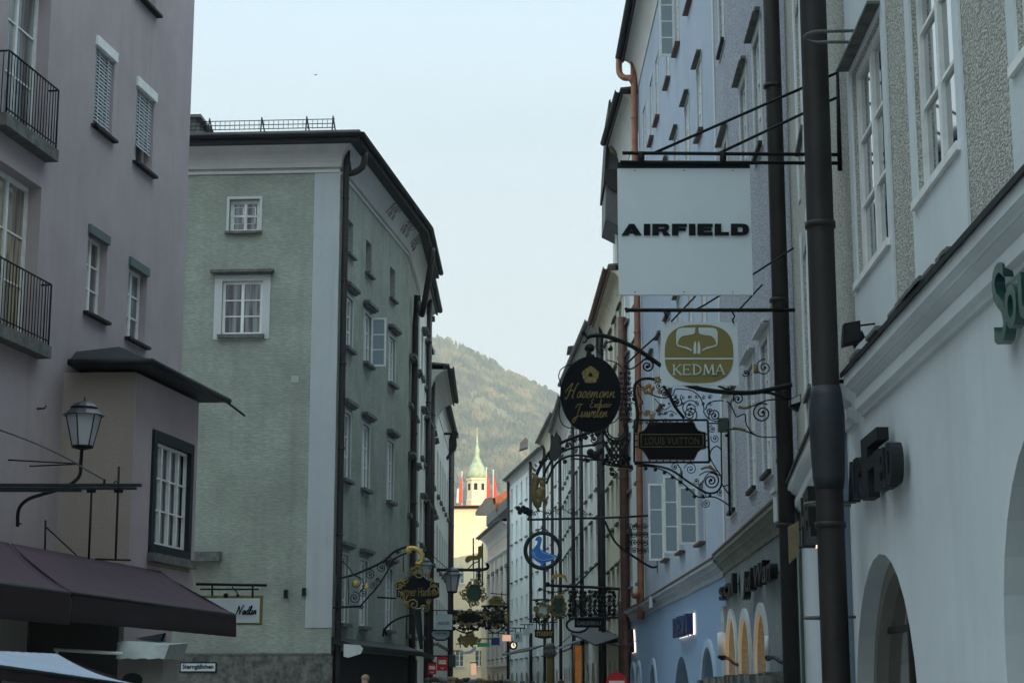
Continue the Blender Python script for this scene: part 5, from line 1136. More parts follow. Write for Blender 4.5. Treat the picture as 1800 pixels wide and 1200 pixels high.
# ---- LOUIS VUITTON
y = 31.3; V = sign(y, 1182, 738, 'black hanging plaque with notched corners lettered LOUIS VUITTON in gold')
f = front(y)
half = [(1119, 759), (1124, 759), (1126, 755), (1135, 752), (1137, 744)]
outl = [(1140, 742), (1220, 742), (1223, 750), (1227, 756), (1232, 758), (1241, 760), (1241, 788), (1232, 790), (1227, 794), (1223, 802), (1220, 808), (1140, 808), (1137, 802), (1132, 794), (1127, 790), (1122, 788), (1122, 760), (1127, 758), (1132, 756), (1137, 750)]
MB().prism(f, [f.hit(*q) for q in outl], -.05, 0).build('panel', M['ovalblk'], V)
iron(y-.005, [[outl[i], outl[(i+1) % len(outl)]] for i in range(len(outl))]+[[(1127, 763), (1236, 763)], [(1127, 785), (1236, 785)], [(1127, 763), (1127, 785)], [(1236, 763), (1236, 785)]], .007, V, 'gold_edging', 'golddull', sm=1)
text_px('LOUIS VUITTON', y-.003, 1134, 1229, 768, 781, bold=.004, sp=1.1).build('lettering', mat('dim_gilt_lettering', (.09, .07, .03), .5, .3), V)
iron(y, [(.02, [(1115, 738), (1244, 738)]), (.02, [(1115, 812), (1247, 812)]), (.02, [(1244, 738), (1247, 812)]), (.02, [(1115, 738), (1115, 812)]), (.014, [(1244, 744), (1262, 744), (1267, 752), (1268, 790), (1269, 842)]),
 (.012, [(1268, 790), (1260, 784), (1251, 790), (1248, 803), (1258, 822), (1268, 838), (1270, 852), (1284, 872)]), (.022, [(1280, 738), (1281, 800), (1283, 906)]), (.018, [(1115, 815), (1150, 818), (1180, 826), (1205, 843), (1228, 858), (1244, 866), (1260, 864), (1268, 852), (1268, 838)]),
 (.012, [(1120, 819), (1145, 820), (1170, 828), (1190, 842), (1208, 856), (1225, 872), (1240, 873), (1255, 873), (1270, 880), (1284, 890)]), (.010, [(1190, 815), (1196, 823), (1200, 838), (1212, 847)]),
 (.010, [(1229, 835), (1240, 829), (1254, 829), (1265, 836)]), (.010, [(1229, 852), (1236, 847), (1240, 838), (1246, 831)]), (.010, [(1270, 855), (1283, 851)])]+
 [(.014, [(u, 738), (u, 742)]) for u in range(1142, 1222, 12)]+[(.014, [(u, 808), (u, 812)]) for u in range(1142, 1222, 12)]+[(.012, [(1241, v), (1245, v)]) for v in (763, 774, 785)]+[(.012, [(1116, v), (1122, v)]) for v in (763, 774, 785)],
 .01, V, 'bracket', scrolls=[(1252, 754, 7, 90, 1.7, 1), (1257, 770, 8, 150, 1.6, 1), (1250, 845, 15, 100, 2.0, -1, .014), (1214, 824, 11, 170, 1.8, -1), (1186, 820, 6, 90, 1.5, 1), (1224, 845, 6, 200, 1.4, 1), (1236, 871, 6, 90, 1.4, -1), (1241, 884, 8, 180, 1.8, 1), (1266, 865, 6, 300, 1.5, -1)],
 balls=[(1135, 823, .035), (1152, 825, .035), (1168, 830, .035), (1182, 838, .035), (1196, 847, .035), (1208, 859, .035), (1221, 872, .035), (1248, 871, .03), (1277, 765, .03)])
rect_px(y-.02, 1263, 734, 1281, 758, .15).build('motor_box', mat('dark_green_box', (.03, .05, .045), .5), V)
iron(y, [(.02, [(1232, 824), (1245, 821), (1258, 828)]), (.014, [(1246, 817), (1252, 822), (1260, 829)])], .02, V, 'gilded_leaf', 'golddull')

# ---- lattice and vine arch with a gilded beast
y = 53.3; Z = sign(y, 1000, 760, 'great arched iron bracket with lattice heart and gilded hanging beast', 'arched_bracket')
m_l = []
arcs = [[(1110, 795), (1070, 786), (1020, 782), (985, 790), (958, 812), (943, 850)], [(1105, 812), (1060, 800), (1010, 800), (975, 815), (955, 850)]]
iron(y, [(.05, [(1062, 752), (1035, 760), (1005, 770), (980, 782), (962, 800), (945, 830), (940, 850)]), (.035, [(1062, 775), (1040, 782), (1010, 786), (985, 796), (966, 815), (952, 845)]), (.035, [(1110, 822), (1080, 815), (1050, 806), (1020, 800), (995, 803), (975, 818), (960, 850)]), (.025, [(1100, 800), (1060, 808), (1010, 806)]),
 (.025, [(1000, 777), (1010, 790)]), (.03, [(1062, 815), (1090, 820), (1112, 818)])], .025, Z, 'arch', scrolls=[(998-8*k, 783+5*k, 5, 40*k, 1.4, (-1)**k, .02) for k in range(0, 7)]+[(1010+10*k, 774-3*k, 5, 60*k, 1.4, (-1)**k, .02) for k in range(0, 6)]+[(1077, 832, 6, 20, 1.5, 1, .02), (1105, 805, 6, 90, 1.4, 1, .02), (1108, 822, 6, 200, 1.4, 1, .02), (1044, 772, 7, 0, 1.5, -1, .02), (1050, 762, 6, 0, 1.5, 1, .02)],
 balls=[(1038, 795, .12), (1047, 800, .14), (1055, 793, .1), (993, 811, .07), (1033, 809, .07), (1075, 824, .07)])
m = MB()
for k in range(-2, 4):
    a = [(1068+k*8+(0), 772), (1068+k*8+30, 818)]; b_ = [(1100-k*8+6, 772), (1100-k*8-24, 818)]
    for l in (a, b_):
        l = [(max(1058, min(1106, u)), v) for u, v in l]; m.tube([pix(y, *q) for q in l], .03, 5)
for i in range(5):
    for j in range(4):
        u, v = 1066+i*9+(j % 2)*4, 778+j*11
        if u < 1106: m.ball(pix(y, u, v), .05, n=6)
m.build('lattice', M['iron'], Z)
m = MB(); m.tube([pix(y, *q) for q in ell(1083, 755, 20, 20, 28, -40, 215)], .04, 6); m.tube([pix(y, *q) for q in ell(1083, 755, 15, 15, 24, -40, 215)], .025, 6)
for k in range(12):
    a = R(-40+k*23); m.tube([pix(y, 1083+15*math.cos(a), 755+15*math.sin(a)), pix(y, 1083+20*math.cos(a), 755+20*math.sin(a))], .02, 5)
m.build('ring', M['iron'], Z)
f = front(y-.1); m = MB(); m.prism(f, [f.hit(*q) for q in smooth_line([(979, 757), (982, 770), (985, 792), (980, 806), (971, 808), (966, 798), (968, 780), (974, 765)], 3)], -.15, .0); m.build('shield', mat('dark_shield_paint', (.03, .03, .032), .6), Z)
m = MB(); P3 = smooth_line([(944, 838), (940, 852), (939, 868), (942, 882), (948, 892)], 4)
m.tube([pix(y, *q) for q in P3], .13, 8, r1=.09)
for u, v, r_, sx, sz in [(948, 870, .16, 1, 1.3), (952, 862, .13, 1, 1.1), (946, 882, .14, .8, 1.2), (953, 850, .08, 1, 1.5)]: m.ball(pix(y-.05, u, v), r_, sx, .6, sz)
for q in [[(952, 880), (957, 876), (961, 882), (958, 890), (957, 900)], [(944, 838), (936, 832), (930, 836)], [(942, 828), (936, 822), (935, 818)], [(943, 820), (940, 815)], [(948, 842), (955, 840), (963, 842)], [(945, 892), (947, 898), (949, 896)]]: m.tube([pix(y-.05, *p) for p in smooth_line(q, 4)], .05, 6, r1=.02)
m.build('gilded_beast', M['golddull'], Z)

# ---- blue goose ring
y = 47.6; Q = sign(y, 954, 965, 'round dark ring sign framing a bright blue goose')
m = MB(); m.tube([pix(y, *q) for q in ell(954, 967, 30.5, 31, 40)][:-1] if False else [pix(y, *q) for q in ell(954, 967, 30.5, 31, 40)], .055, 8, closed=True); m.build('ring', M['trimd'], Q)
X1 = lambda u, v: (860+u/4.285, 920+v/4.285)
gp = [(345, 122), (352, 105), (372, 92), (392, 100), (398, 120), (390, 150), (384, 175), (386, 190), (402, 200), (440, 218), (480, 232), (515, 240), (500, 255), (488, 268), (450, 285), (412, 293), (405, 300), (407, 325), (415, 338), (385, 338), (388, 325), (385, 300), (355, 280), (325, 255), (315, 225), (322, 195), (345, 172), (360, 150), (364, 128), (350, 126)]
f = front(y-.02); MB().prism(f, [f.hit(*X1(*q)) for q in gp], -.05, 0).build('goose', M['bluep'], Q)
m = MB(); m.tube([pix(y-.03, *X1(*q)) for q in smooth_line([(388, 195), (400, 212), (430, 225), (470, 238), (495, 250), (470, 262), (430, 272), (385, 272), (350, 250), (335, 215)], 4)], .01, 4); m.tube([pix(y-.03, *X1(*q)) for q in smooth_line([(340, 180), (330, 205), (332, 235), (350, 262)], 4)], .008, 4); m.build('feather_line', M['blue2'], Q)
iron(y, [(.03, [(927, 913), (1000, 911), (1080, 909), (1150, 905)]), (.02, [(954, 912), (954, 930), (952, 934)]), (.016, [(944, 935), (950, 929), (958, 929), (964, 935)]), (.03, [(1155, 897), (1157, 1006)]), (.03, [(1063, 915), (1080, 950), (1100, 968), (1125, 985), (1145, 996), (1156, 995)]), (.012, [(1100, 912), (1100, 970)]), (.012, [(1127, 912), (1128, 984)]), (.012, [(1100, 940), (1155, 938)]),
 (.010, [(930, 908), (945, 897), (965, 902), (985, 893), (1005, 902), (1020, 895), (1035, 905)]), (.022, [(922, 890), (930, 905), (927, 913)])], .012, Q, 'bracket',
 scrolls=[(940, 903, 5, 0, 1.4, 1, .01), (963, 901, 6, 90, 1.4, -1, .01), (984, 900, 6, 40, 1.5, 1, .01), (1005, 900, 7, 200, 1.5, -1, .01), (1028, 903, 6, 100, 1.6, 1, .01), (1038, 903, 4, 0, 1.4, -1, .01)]+[(1106+9*i, 925+14*j, 6, 60*i+90*j, 1.5, (-1)**(i+j), .012) for i in range(5) for j in range(4) if 925+14*j < 960+i*9],
 balls=[(920+3*i, 892+((i*7) % 11), .07) for i in range(-3, 5)])
y = 59.8; W2 = sign(y, 1010, 1030, 'iron bracket with dense scroll panel and small gilt rider above the oval sign', 'scroll_bracket')
rr = random.Random(5)
iron(y, [(.05, [(963, 1028), (1000, 1030), (1050, 1032), (1092, 1035)]), (.03, [(1010, 1030), (1025, 1016), (1040, 1000), (1052, 990)]), (.02, [(1000, 1086), (1045, 1084), (1090, 1084)]), (.02, [(950, 1035), (960, 1038), (975, 1040), (1000, 1036)]), (.02, [(1088, 1036), (1086, 1060), (1075, 1072), (1060, 1078)])], .02, W2, 'bracket',
 scrolls=[(963, 1026, 4, 270, 1.2, -1, .03), (949, 1036, 4, 0, 1.3, 1, .015), (965, 1040, 3.5, 0, 1.4, -1, .015)]+[(1003+i*8.5+rr.uniform(-1, 1), 1040+j*8+rr.uniform(-1, 1), rr.uniform(3.6, 5.2), rr.uniform(0, 360), 1.6, rr.choice((-1, 1)), .02) for i in range(10) for j in range(6)],
 balls=[(1003+i*8.5, 1044+j*8, .045) for i in range(10) for j in range(5) if (i+j) % 2])
m = MB(); f = front(y-.05); m.prism(f, [f.hit(*q) for q in [(969, 1016), (970, 1010), (975, 1009), (976, 1002), (979, 1002), (980, 1008), (990, 1009), (995, 1011), (998, 1022), (996, 1023), (991, 1015), (984, 1013), (978, 1014), (975, 1018), (973, 1017)]], -.12, 0); m.tube([pix(y, 978, 1014), pix(y, 978, 1028)], .03, 6); m.build('gilt_rider', M['gold'], W2)

# ---- generic gilded wreath sign
def wreath(y, u, v, ru, rv, label, core='green_l', n=22, hang=None, seed=1, txt=None, tc=None, shape=None, crown=True):
    s = sign(y, u, v-rv, label); f = front(y); r_ = random.Random(seed)
    MB().prism(f, [f.hit(*q) for q in (shape or ell(u, v, ru*.74, rv*.74, 24))], -.08, 0).build('panel', M[core], s)
    m = MB(); pxm = y/F; n = 12
    for k in range(n):
        a = 2*math.pi*(k+.5*r_.random())/n; q = r_.uniform(.78, 1.02); uu, vv = u+ru*q*math.cos(a), v+rv*q*math.sin(a); big = k % 3 == 0
        sr = min(ru, rv)*(r_.uniform(.30, .42) if big else r_.uniform(.16, .26))
        m.tube([pix(y-.04-.02*(k % 2), *p) for p in spiral(uu, vv, sr, r_.uniform(0, 360), 1.5, r_.choice((-1, 1)), n=12)], pxm*(1.5 if big else 1.0), 5)
        for j_ in range(2): b__ = a+r_.uniform(-.25, .25); m.ball(pix(y-.05, u+ru*r_.uniform(.75, .98)*math.cos(b__), v+rv*r_.uniform(.75, .98)*math.sin(b__)), pxm*r_.uniform(1.2, 2.6), r_.uniform(.6, 1.6), .6, r_.uniform(.6, 1.6), 5)
    if crown:
        for k in range(5): m.tube([pix(y-.04, u+(k-2)*ru*.1, v-rv*1.0), pix(y-.04, u+(k-2)*ru*.16, v-rv*1.18)], pxm*.9, 5)
    m.build('gilded_wreath', M['golddull'], s)
    if txt: text_px(txt, y-.004, *tc, bold=.0).build('lettering', M['golddull'], s)
    if hang: iron(y, hang, pxm*.8, s, 'bracket')
    return s
y = 44.7
sh = [(735, 1007), (744, 1012), (752, 1020), (772, 1024), (772, 1048), (757, 1054), (748, 1064), (733, 1068), (720, 1064), (712, 1054), (697, 1048), (697, 1024), (712, 1020), (724, 1012)]
FH = wreath(y, 733, 1036, 34, 34, 'ornate black and gold hanging sign lettered Fürtner Hanisch on a scrolled bracket', 'ovalblk', 26, None, 3, 'Fürtner Hanisch', (700, 768, 1032, 1047), sh)
iron(y, [(.03, [(597, 1016), (620, 1010), (650, 998), (675, 985), (692, 970), (710, 962), (722, 961)]), (.024, [(634, 1064), (648, 1048), (664, 1030), (680, 1005), (690, 985), (705, 975), (715, 972)]), (.03, [(585, 1067), (634, 1065)]), (.03, [(592, 1010), (592, 1075)]), (.014, [(612, 1015), (613, 1040), (612, 1062)]), (.014, [(600, 985), (612, 995), (622, 1010), (635, 1016), (640, 1030), (632, 1042)]), (.016, [(735, 992), (734, 1003)]), (.012, [(709, 975), (709, 1004)])],
 .014, FH, 'scrollwork', scrolls=[(624, 1024, 13, 90, 1.0, -1), (623, 1050, 11, 100, 1.8, -1), (639, 1042, 8, 60, 1.7, 1), (650, 1009, 9, 120, 1.7, -1), (671, 997, 9, 60, 1.8, 1), (657, 1027, 7, 200, 1.6, 1), (664, 1018, 5, 0, 1.5, -1), (634, 1066, 5, 90, 1.3, -1), (700, 970, 5, 0, 1.4, 1), (684, 992, 6, 120, 1.4, 1)])
m = MB(); m.tube([pix(y-.03, *q) for q in smooth_line([(718, 963), (728, 963), (737, 968), (742, 976), (741, 986), (735, 991), (731, 988)], 5)], .055, 8, r1=.05)
m.ball(pix(y-.03, 719, 966), .08, 1, .5, 1.2); m.build('gilded_horn', M['gold'], FH); m = MB()
for k in range(6): a = k*1.047; m.ball(pix(y-.04, 626+3.4*math.cos(a), 1024+3.4*math.sin(a)), .035, n=5)
m.ball(pix(y-.03, 626, 1024), .05); m.build('gilded_rosette', M['gold'], FH)
m = MB()
for v, r_ in ((1031, .05), (1027, .035)): m.ball(pix(y-.03, 645, v), r_, 1, .5, 1.2)
m.build('gilded_bud', M['gold'], FH)
m = MB(); m.tube([pix(y+.4, 733, 1070), pix(y+.4, 741, 1140)], .11, 8, r1=.04); m.build('pendant_spike', M['trimd'], FH)
LB = thing('sign_arm', pix(50, 680, 1050), 'thin black curved iron arm reaching out from the green house under the gold sign', 'sign bracket', 'bare iron arms')
iron(50, [(.03, [(673, 1118), (676, 1106), (690, 1092), (710, 1083), (732, 1078)]), (.025, [(663, 1049), (697, 1051)]), (.02, [(715, 1080), (714, 1122)]), (.03, [(674, 1104), (680, 1116)])], .02, LB, 'arm')

# lanterns further down
lantern(54, 745, 975, 1022, 34, 'black street lantern partly hidden behind the ornate gold sign', lg, [(745, 1024), (746, 1040), (742, 1055), (736, 1060)])
lantern(60, 795, 992, 1039, 33, 'black street lantern against the sunlit facade', lg, [(794, 1041), (795, 1070), (792, 1085), (784, 1090)], [[(706, 932), (735, 952), (770, 985), (795, 1006)]])
# black bar with gilt dog
DB = sign(70, 820, 1000, 'black bar with curled end carrying a standing gilded dog silhouette')
iron(70, [(.06, [(768, 1001), (800, 1001), (840, 1001), (855, 999), (858, 994), (855, 990)]), (.03, [(832, 945), (832, 1001)]), (.04, [(842, 960), (842, 1020)]), (.03, [(848, 955), (848, 1030)]), (.025, [(822, 1000), (832, 990), (842, 986)])], .03, DB, 'bracket')
f = front(69.9); MB().prism(f, [f.hit(*q) for q in [(817, 984), (819, 979), (824, 976), (838, 976), (842, 968), (841, 960), (846, 958), (848, 966), (848, 976), (845, 981), (838, 983), (828, 984), (823, 988), (819, 988)]], -.15, 0).build('gilded_dog', M['golddull'], DB)
wreath(76, 833, 1042, 19, 22, 'dark green crest sign in a gilded wreath right of the lantern', 'green_l', 18, [[(833, 1018), (833, 1000)], [(812, 1074), (850, 1078), (880, 1070)]], 5)
wreath(84, 873, 1058, 12, 10, 'small gilded garland sign in front of the rose facade', 'golddull', 14, [[(862, 1042), (895, 1045)], [(882, 1040), (882, 1050)]], 6)
wreath(72, 825, 1085, 30, 13, 'wide dull gold garland arch crossing the street below the green crest', 'black', 24, [[(790, 1070), (800, 1085), (825, 1097), (855, 1095), (880, 1078)], [(800, 1072), (840, 1084), (880, 1072)]], 8, crown=False)
wreath(80, 876, 1087, 16, 15, 'dark green and gold round wreath sign beside the white pipe house', 'green_l', 16, [[(876, 1070), (890, 1060)]], 9)
wreath(66, 981, 1066, 14, 18, 'dark green jar-shaped sign with gilded edge under the iron bar', 'green_l', 14, [[(981, 1045), (981, 1030)]], 10, shape=[(971, 1050), (991, 1050), (993, 1060), (989, 1064), (995, 1072), (993, 1082), (969, 1082), (966, 1072), (972, 1064), (969, 1060)])
wreath(78, 954, 1072, 13, 12, 'pale round painted sign in a gilded wreath left of the green jar sign', 'cyan', 14, [[(945, 1055), (965, 1052)]], 11)
wreath(88, 824, 1123, 18, 11, 'low gilded basket-like sign hanging from three rods', 'golddull', 14, [[(814, 1112), (818, 1088)], [(823, 1112), (823, 1088)], [(832, 1112), (829, 1088)]], 12, crown=False)
rr = random.Random(21)
for yy, (ua, ub, va, vb), n_, lb in [(73, (790, 850, 1076, 1112), 26, 'tangled black scroll bracket left below the green crest sign'), (79, (850, 892, 1066, 1112), 20, 'black scroll bracket with leaves right of the green crest sign'), (86, (940, 965, 1055, 1098), 12, 'small black scroll bracket behind the pale round sign')]:
    b_ = sign(yy, (ua+ub)/2, va, lb, 'scroll_bracket')
    iron(yy, [(.04, [(ua-4, va-1), ((ua+ub)/2, va-2), (ub+3, va)]), (.03, [(ua, vb-14), ((ua+ub)/2, vb), (ub, vb-16)]), (.025, [(ua, va+10), ((ua+ub)/2-4, va+18), (ub, va+6)])]+[(.02, [(rr.uniform(ua, ub), va), (rr.uniform(ua, ub), vb-6)]) for k in range(5)], .03, b_,
         scrolls=[(rr.uniform(ua, ub), rr.uniform(va, vb-6), rr.uniform(2.5, 5), rr.uniform(0, 360), 1.5, rr.choice((-1, 1)), .028) for k in range(n_)], balls=[(rr.uniform(ua, ub), rr.uniform(va, vb-6), .07) for k in range(n_)])
def panel(y, box, mt, label, txt=None, tb=None, tm='ink', hang=None, th=.06, bold=.0, shape=None, frame=None, edge=None):
    s = sign(y, (box[0]+box[2])/2, box[1], label); f = front(y)
    if shape: MB().prism(f, [f.hit(*q) for q in shape], -th, 0).build('panel', M[mt], s)
    else: rect_px(y, *box, th).build('panel', M[mt], s)
    if edge:
        e_ = shape or [(box[0], box[1]), (box[2], box[1]), (box[2], box[3]), (box[0], box[3])]
        m = MB(); m.tube([pix(y, *q) for q in e_], .04, 5, closed=True); m.build('frame', M[edge], s)
    if txt: text_px(txt, y-.003, *tb, bold=bold).build('lettering', M[tm], s)
    iron(y, hang or [[(box[0]+3, box[1]), (box[0]+3, box[1]-7)], [(box[2]-3, box[1]), (box[2]-3, box[1]-7)], [(box[0]-5, box[1]-7), (box[2]+6, box[1]-7)]], y/F*.9, s, 'bracket'); return s
panel(57, (765, 1079, 795, 1106), 'cyan', 'pale rectangular sign with faint lines of print, above a pale rounded one', 'ADLER', (770, 790, 1092, 1097))
panel(57, (758, 1105, 793, 1124), 'cyan', 'pale rounded sign directly below the pale rectangular sign', '', None, shape=[(758, 1112), (761, 1106), (770, 1104), (788, 1104), (793, 1108), (790, 1118), (782, 1124), (768, 1124), (760, 1119)], edge='trimd', hang=[[(763, 1106), (763, 1100)], [(788, 1104), (788, 1100)]]) if False else None
s = sign(57.3, 775, 1104, 'pale rounded sign with dark rim directly below the pale rectangular sign'); f = front(57.3); shp = [(757, 1112), (761, 1107), (770, 1106.5), (788, 1106.5), (793, 1110), (790, 1119), (782, 1124), (768, 1124), (760, 1119)]
MB().prism(f, [f.hit(*q) for q in shp], -.06, 0).build('panel', M['cyan'], s); MB().tube([pix(57.3, *q) for q in shp], .03, 5, closed=True).build('rim', M['trimd'], s)
text_px('OPTIK', 57.29, 764, 786, 1111, 1114).build('lettering', M['ink'], s)
for n, (u0, u1, v0, v1, yy, lb) in enumerate([(752, 767, 1165, 1184, 52, 'red banner with white crown emblem, lower left of the pair'), (768, 787, 1153, 1178, 54, 'red banner with white crown emblem, larger and higher of the pair')]):
    b_ = thing('shop_banner', pix(yy, u0, v0), lb, 'banner', 'red crown banners'); f = front(yy)
    rect_px(yy, u0, v0, u1, v1, .02).build('cloth', M['red'], b_); m = MB(); w_ = u1-u0; c = (u0+u1)/2; vc = v0+(v1-v0)*.38
    for k in range(4): m.tube([pix(yy-.01, *q) for q in ell(c+(k-1.5)*w_*.17, vc, w_*.07, w_*.14, 8)], .014, 4, closed=True)
    m.tube([pix(yy-.01, c-w_*.36, vc+w_*.17), pix(yy-.01, c+w_*.36, vc+w_*.17)], .02, 4); m.tube([pix(yy-.01, c-3, v1-w_*.3), pix(yy-.01, c, v1-w_*.15), pix(yy-.01, c+3, v1-w_*.3)], .012, 4); m.build('crown_emblem', M['whitef'], b_)
    iron(yy, [[(u0-6, v0-1), (u1, v0-1)]], .02, b_, 'pole')
panel(95, (839, 1129, 861, 1136), 'gcan', 'small bright green shop sign low in the street')
panel(100, (863, 1119, 879, 1134), 'navy', 'small navy shop sign with pale edge right of the green one', edge='cyan')
p_ = panel(92, (883, 1115, 898, 1126), 'litbox', 'small lit orange-white box sign near the round clock'); 
ck = sign(94, 902, 1127, 'round lit clock hanging in the distant street', 'street_clock'); f = front(94); MB().prism(f, [f.hit(*q) for q in ell(902.5, 1133.5, 5.5, 6, 20)], -.15, 0).build('clock_face', M['clock'], ck)
iron(93.9, [[(902.5, 1133.5), (902.5, 1129.5)], [(902.5, 1133.5), (905, 1135)]], .03, ck, 'clock_hands'); MB().tube([pix(94, *q) for q in ell(902.5, 1133.5, 5.8, 6.3, 20)], .05, 6, closed=True).build('rim', M['iron'], ck)
panel(75, (919, 1104, 931, 1116), 'cyan', 'small pale square sign left of the STASSNY sign'); panel(80, (931, 1094, 941, 1112), 'signw', 'narrow white sign between the pale square and STASSNY')
panel(90, (903, 1110, 918, 1128), 'cyan', 'pale sign with dark emblem above the clock', 'R', (907, 914, 1114, 1122))
s = panel(66, (940, 1100, 974, 1120), 'trimd', 'dark green sign lettered STASSNY in gold', 'STASSNY', (943, 972, 1109, 1117), 'gold', bold=.02, shape=[(940, 1105), (944, 1106), (970, 1106), (974, 1105), (974, 1119), (965, 1121), (957, 1122), (949, 1121), (940, 1119)])
f = front(66); m = MB()
for k in range(6): m.prism(f, [f.hit(*q) for q in [(942+k*5.3, 1096), (944+k*5.3, 1096), (944+k*5.3, 1106), (942+k*5.3, 1106)]], -.04, 0)
m.build('pickets', M['trimd'], s)
s = sign(57.5, 1014, 1086, 'white oval sign with thick dark rim'); f = front(57.5); MB().prism(f, [f.hit(*q) for q in ell(1015, 1098, 18.5, 12, 28)], -.1, 0).build('panel', M['signw'], s); MB().tube([pix(57.5, *q) for q in ell(1015, 1098, 19, 12.5, 28)], .035, 6, closed=True).build('rim', M['iron'], s)
s = sign(56.6, 1035, 1086, 'long dark sign board overlapping the white oval sign'); rect_px(56.6, 1010, 1087, 1062, 1102, .08).build('panel', M['ovalblk'], s); text_px('GABLERBRAU', 56.58, 1014, 1056, 1091, 1098, bold=.01).build('lettering', mat('dim_grey_lettering', (.16, .17, .18), .5), s); iron(56.6, [[(1012, 1086), (1090, 1085)]], .03, s, 'bracket')
iron(56.6, [[(1040, 1086), (1040, 1078)]], .02, s, 'hanger')
panel(105, (828, 1165, 837, 1185), 'litbox', 'small orange banner low in the centre of the street', hang=[[(826, 1164), (840, 1164)]])  # plain banner, but its cloth glows with the box sign's emission
panel(64, (789, 1150, 801, 1172), 'green_l', 'dark green narrow sign right of the red crown banners')
panel(98, (806, 1138, 834, 1146), 'tarp', 'pale blue grey curved shop sign low in the street', shape=[(806, 1141), (816, 1145), (826, 1143), (836, 1134), (837, 1141), (828, 1148), (814, 1149), (806, 1146)])
# shop canopies low on the right
for n, (u0, v0, u1, v1, y0_, y1_, mt, lb) in enumerate([(1003, 1112, 1048, 1132, 72, 60, 'metal', 'dark sloping shop canopy under the oval sign'), (1065, 1128, 1090, 1133, 62, 58, 'metal', 'dark flat shop canopy near the no entry sign'), (883, 1150, 925, 1143, 112, 100, 'metal', 'thin dark canopy under the lit clock'), (975, 1140, 1003, 1128, 85, 74, 'tarp', 'pale blue grey canopy beside the mushroom shaped lamp')]):
    c_ = thing('shop_canopy', pix(y0_, u0, v0), lb, 'canopy', 'small shop canopies on the right'); a, b_ = pix(y0_, u0, v0), pix(y1_, u1, v1); dx = Vector((1.1, 0, .35)); t_ = Vector((0, 0, -.06))
    MB().hexa([a+t_, b_+t_, b_+dx+t_, a+dx+t_, a, b_, b_+dx, a+dx]).build('canopy', M[mt], c_)
    MB().tube([a+dx*.9+Vector((0, 0, .5)), a], .02, 5).build('stay', M['iron'], c_)
# lit doorway, lamps, no entry sign
s0 = thing('lit_window', pix(68, 1017, 1200), 'tall orange lit shop window below the oval sign', 'shop window'); rect_px(68, 1009, 1132, 1024, 1215, .1).build('pane', mat('orange_lit_glass', (.4, .16, .05), .6, emit=(1, .36, .08), estr=.10, var=.6, scale=1.5), s0)
m = MB(); m.tube([pix(67.9, 1009, 1132), pix(67.9, 1009, 1215)], .05, 4); m.tube([pix(67.9, 1024, 1132), pix(67.9, 1024, 1215)], .05, 4); m.tube([pix(67.9, 1009, 1132), pix(67.9, 1024, 1132)], .05, 4); m.build('frame', M['wood'], s0)
c = pix(62, 967, 1150); s0 = thing('mushroom_lamp', Vector((c.x, 62, 0)), 'mushroom shaped grey cap on a yellow-brown column under STASSNY', 'lamp')
MB().lathe((c.x, 62, 0), [(.12, 0), (.12, c.z-.1), (.10, c.z)], 12).build('column', mat('ochre_column', (.22, .16, .05), .7), s0)
m = MB(); m.lathe((c.x, 62, c.z-.1), [(.14, 0), (.21, .1), (.22, .2), (.18, .28), (.17, .3), (.2, .36), (.14, .45), (.05, .5)], 14); m.build('cap', M['ledge'], s0)
c = pix(50, 1084, 1199); z = pix(50, 1084, 1180).z; s0 = thing('no_entry_sign', Vector((c.x, 50.1, 0)), 'round red no entry sign cut by the bottom edge of the photo', 'traffic sign')
rd = 18*50/F; cz = z-rd; f = front(50)
MB().prism(f, [(c.x+rd*math.cos(a*math.pi/18), cz+rd*math.sin(a*math.pi/18)) for a in range(36)], -.02, 0).build('disc', M['red'], s0)
MB().prism(f, [(c.x-rd*.75, cz-.05), (c.x+rd*.75, cz-.05), (c.x+rd*.75, cz+.05), (c.x-rd*.75, cz+.05)], .002, .006).build('white_bar', M['whitef'], s0)
MB().tube([(c.x, 50.06, 0), (c.x, 50.06, z+.05)], .03, 8).build('pole', M['ledge'], s0)
# hanging black statue bracket at the left bend
s0 = sign(82, 790, 755, 'black silhouette figure hanging from an iron arm high on the left bend', 'figure_bracket'); f = front(82)
iron(82, [(.06, [(776, 762), (794, 762)]), (.04, [(778, 762), (776, 770)])], .05, s0, 'arm')
MB().prism(f, [f.hit(*q) for q in [(791, 760), (797, 757), (804, 758), (806, 762), (802, 768), (803, 782), (801, 790), (796, 794), (790, 804), (785, 808), (784, 803), (788, 798), (790, 790), (794, 784), (792, 772)]], -.3, 0).build('figure', M['iron'], s0)
s0 = sign(74, 753, 720, 'rust coloured cluster ornament on the left wall near the cream cove', 'wall_ornament')
m = MB()
for u, v, r_ in [(756, 722, .22), (760, 716, .16), (757, 730, .2), (764, 724, .1), (755, 712, .12)]: m.ball(pix(74, u, v), r_)
m.build('cluster', mat('rusty_ornament', (.14, .09, .06), .8, var=.4), s0)

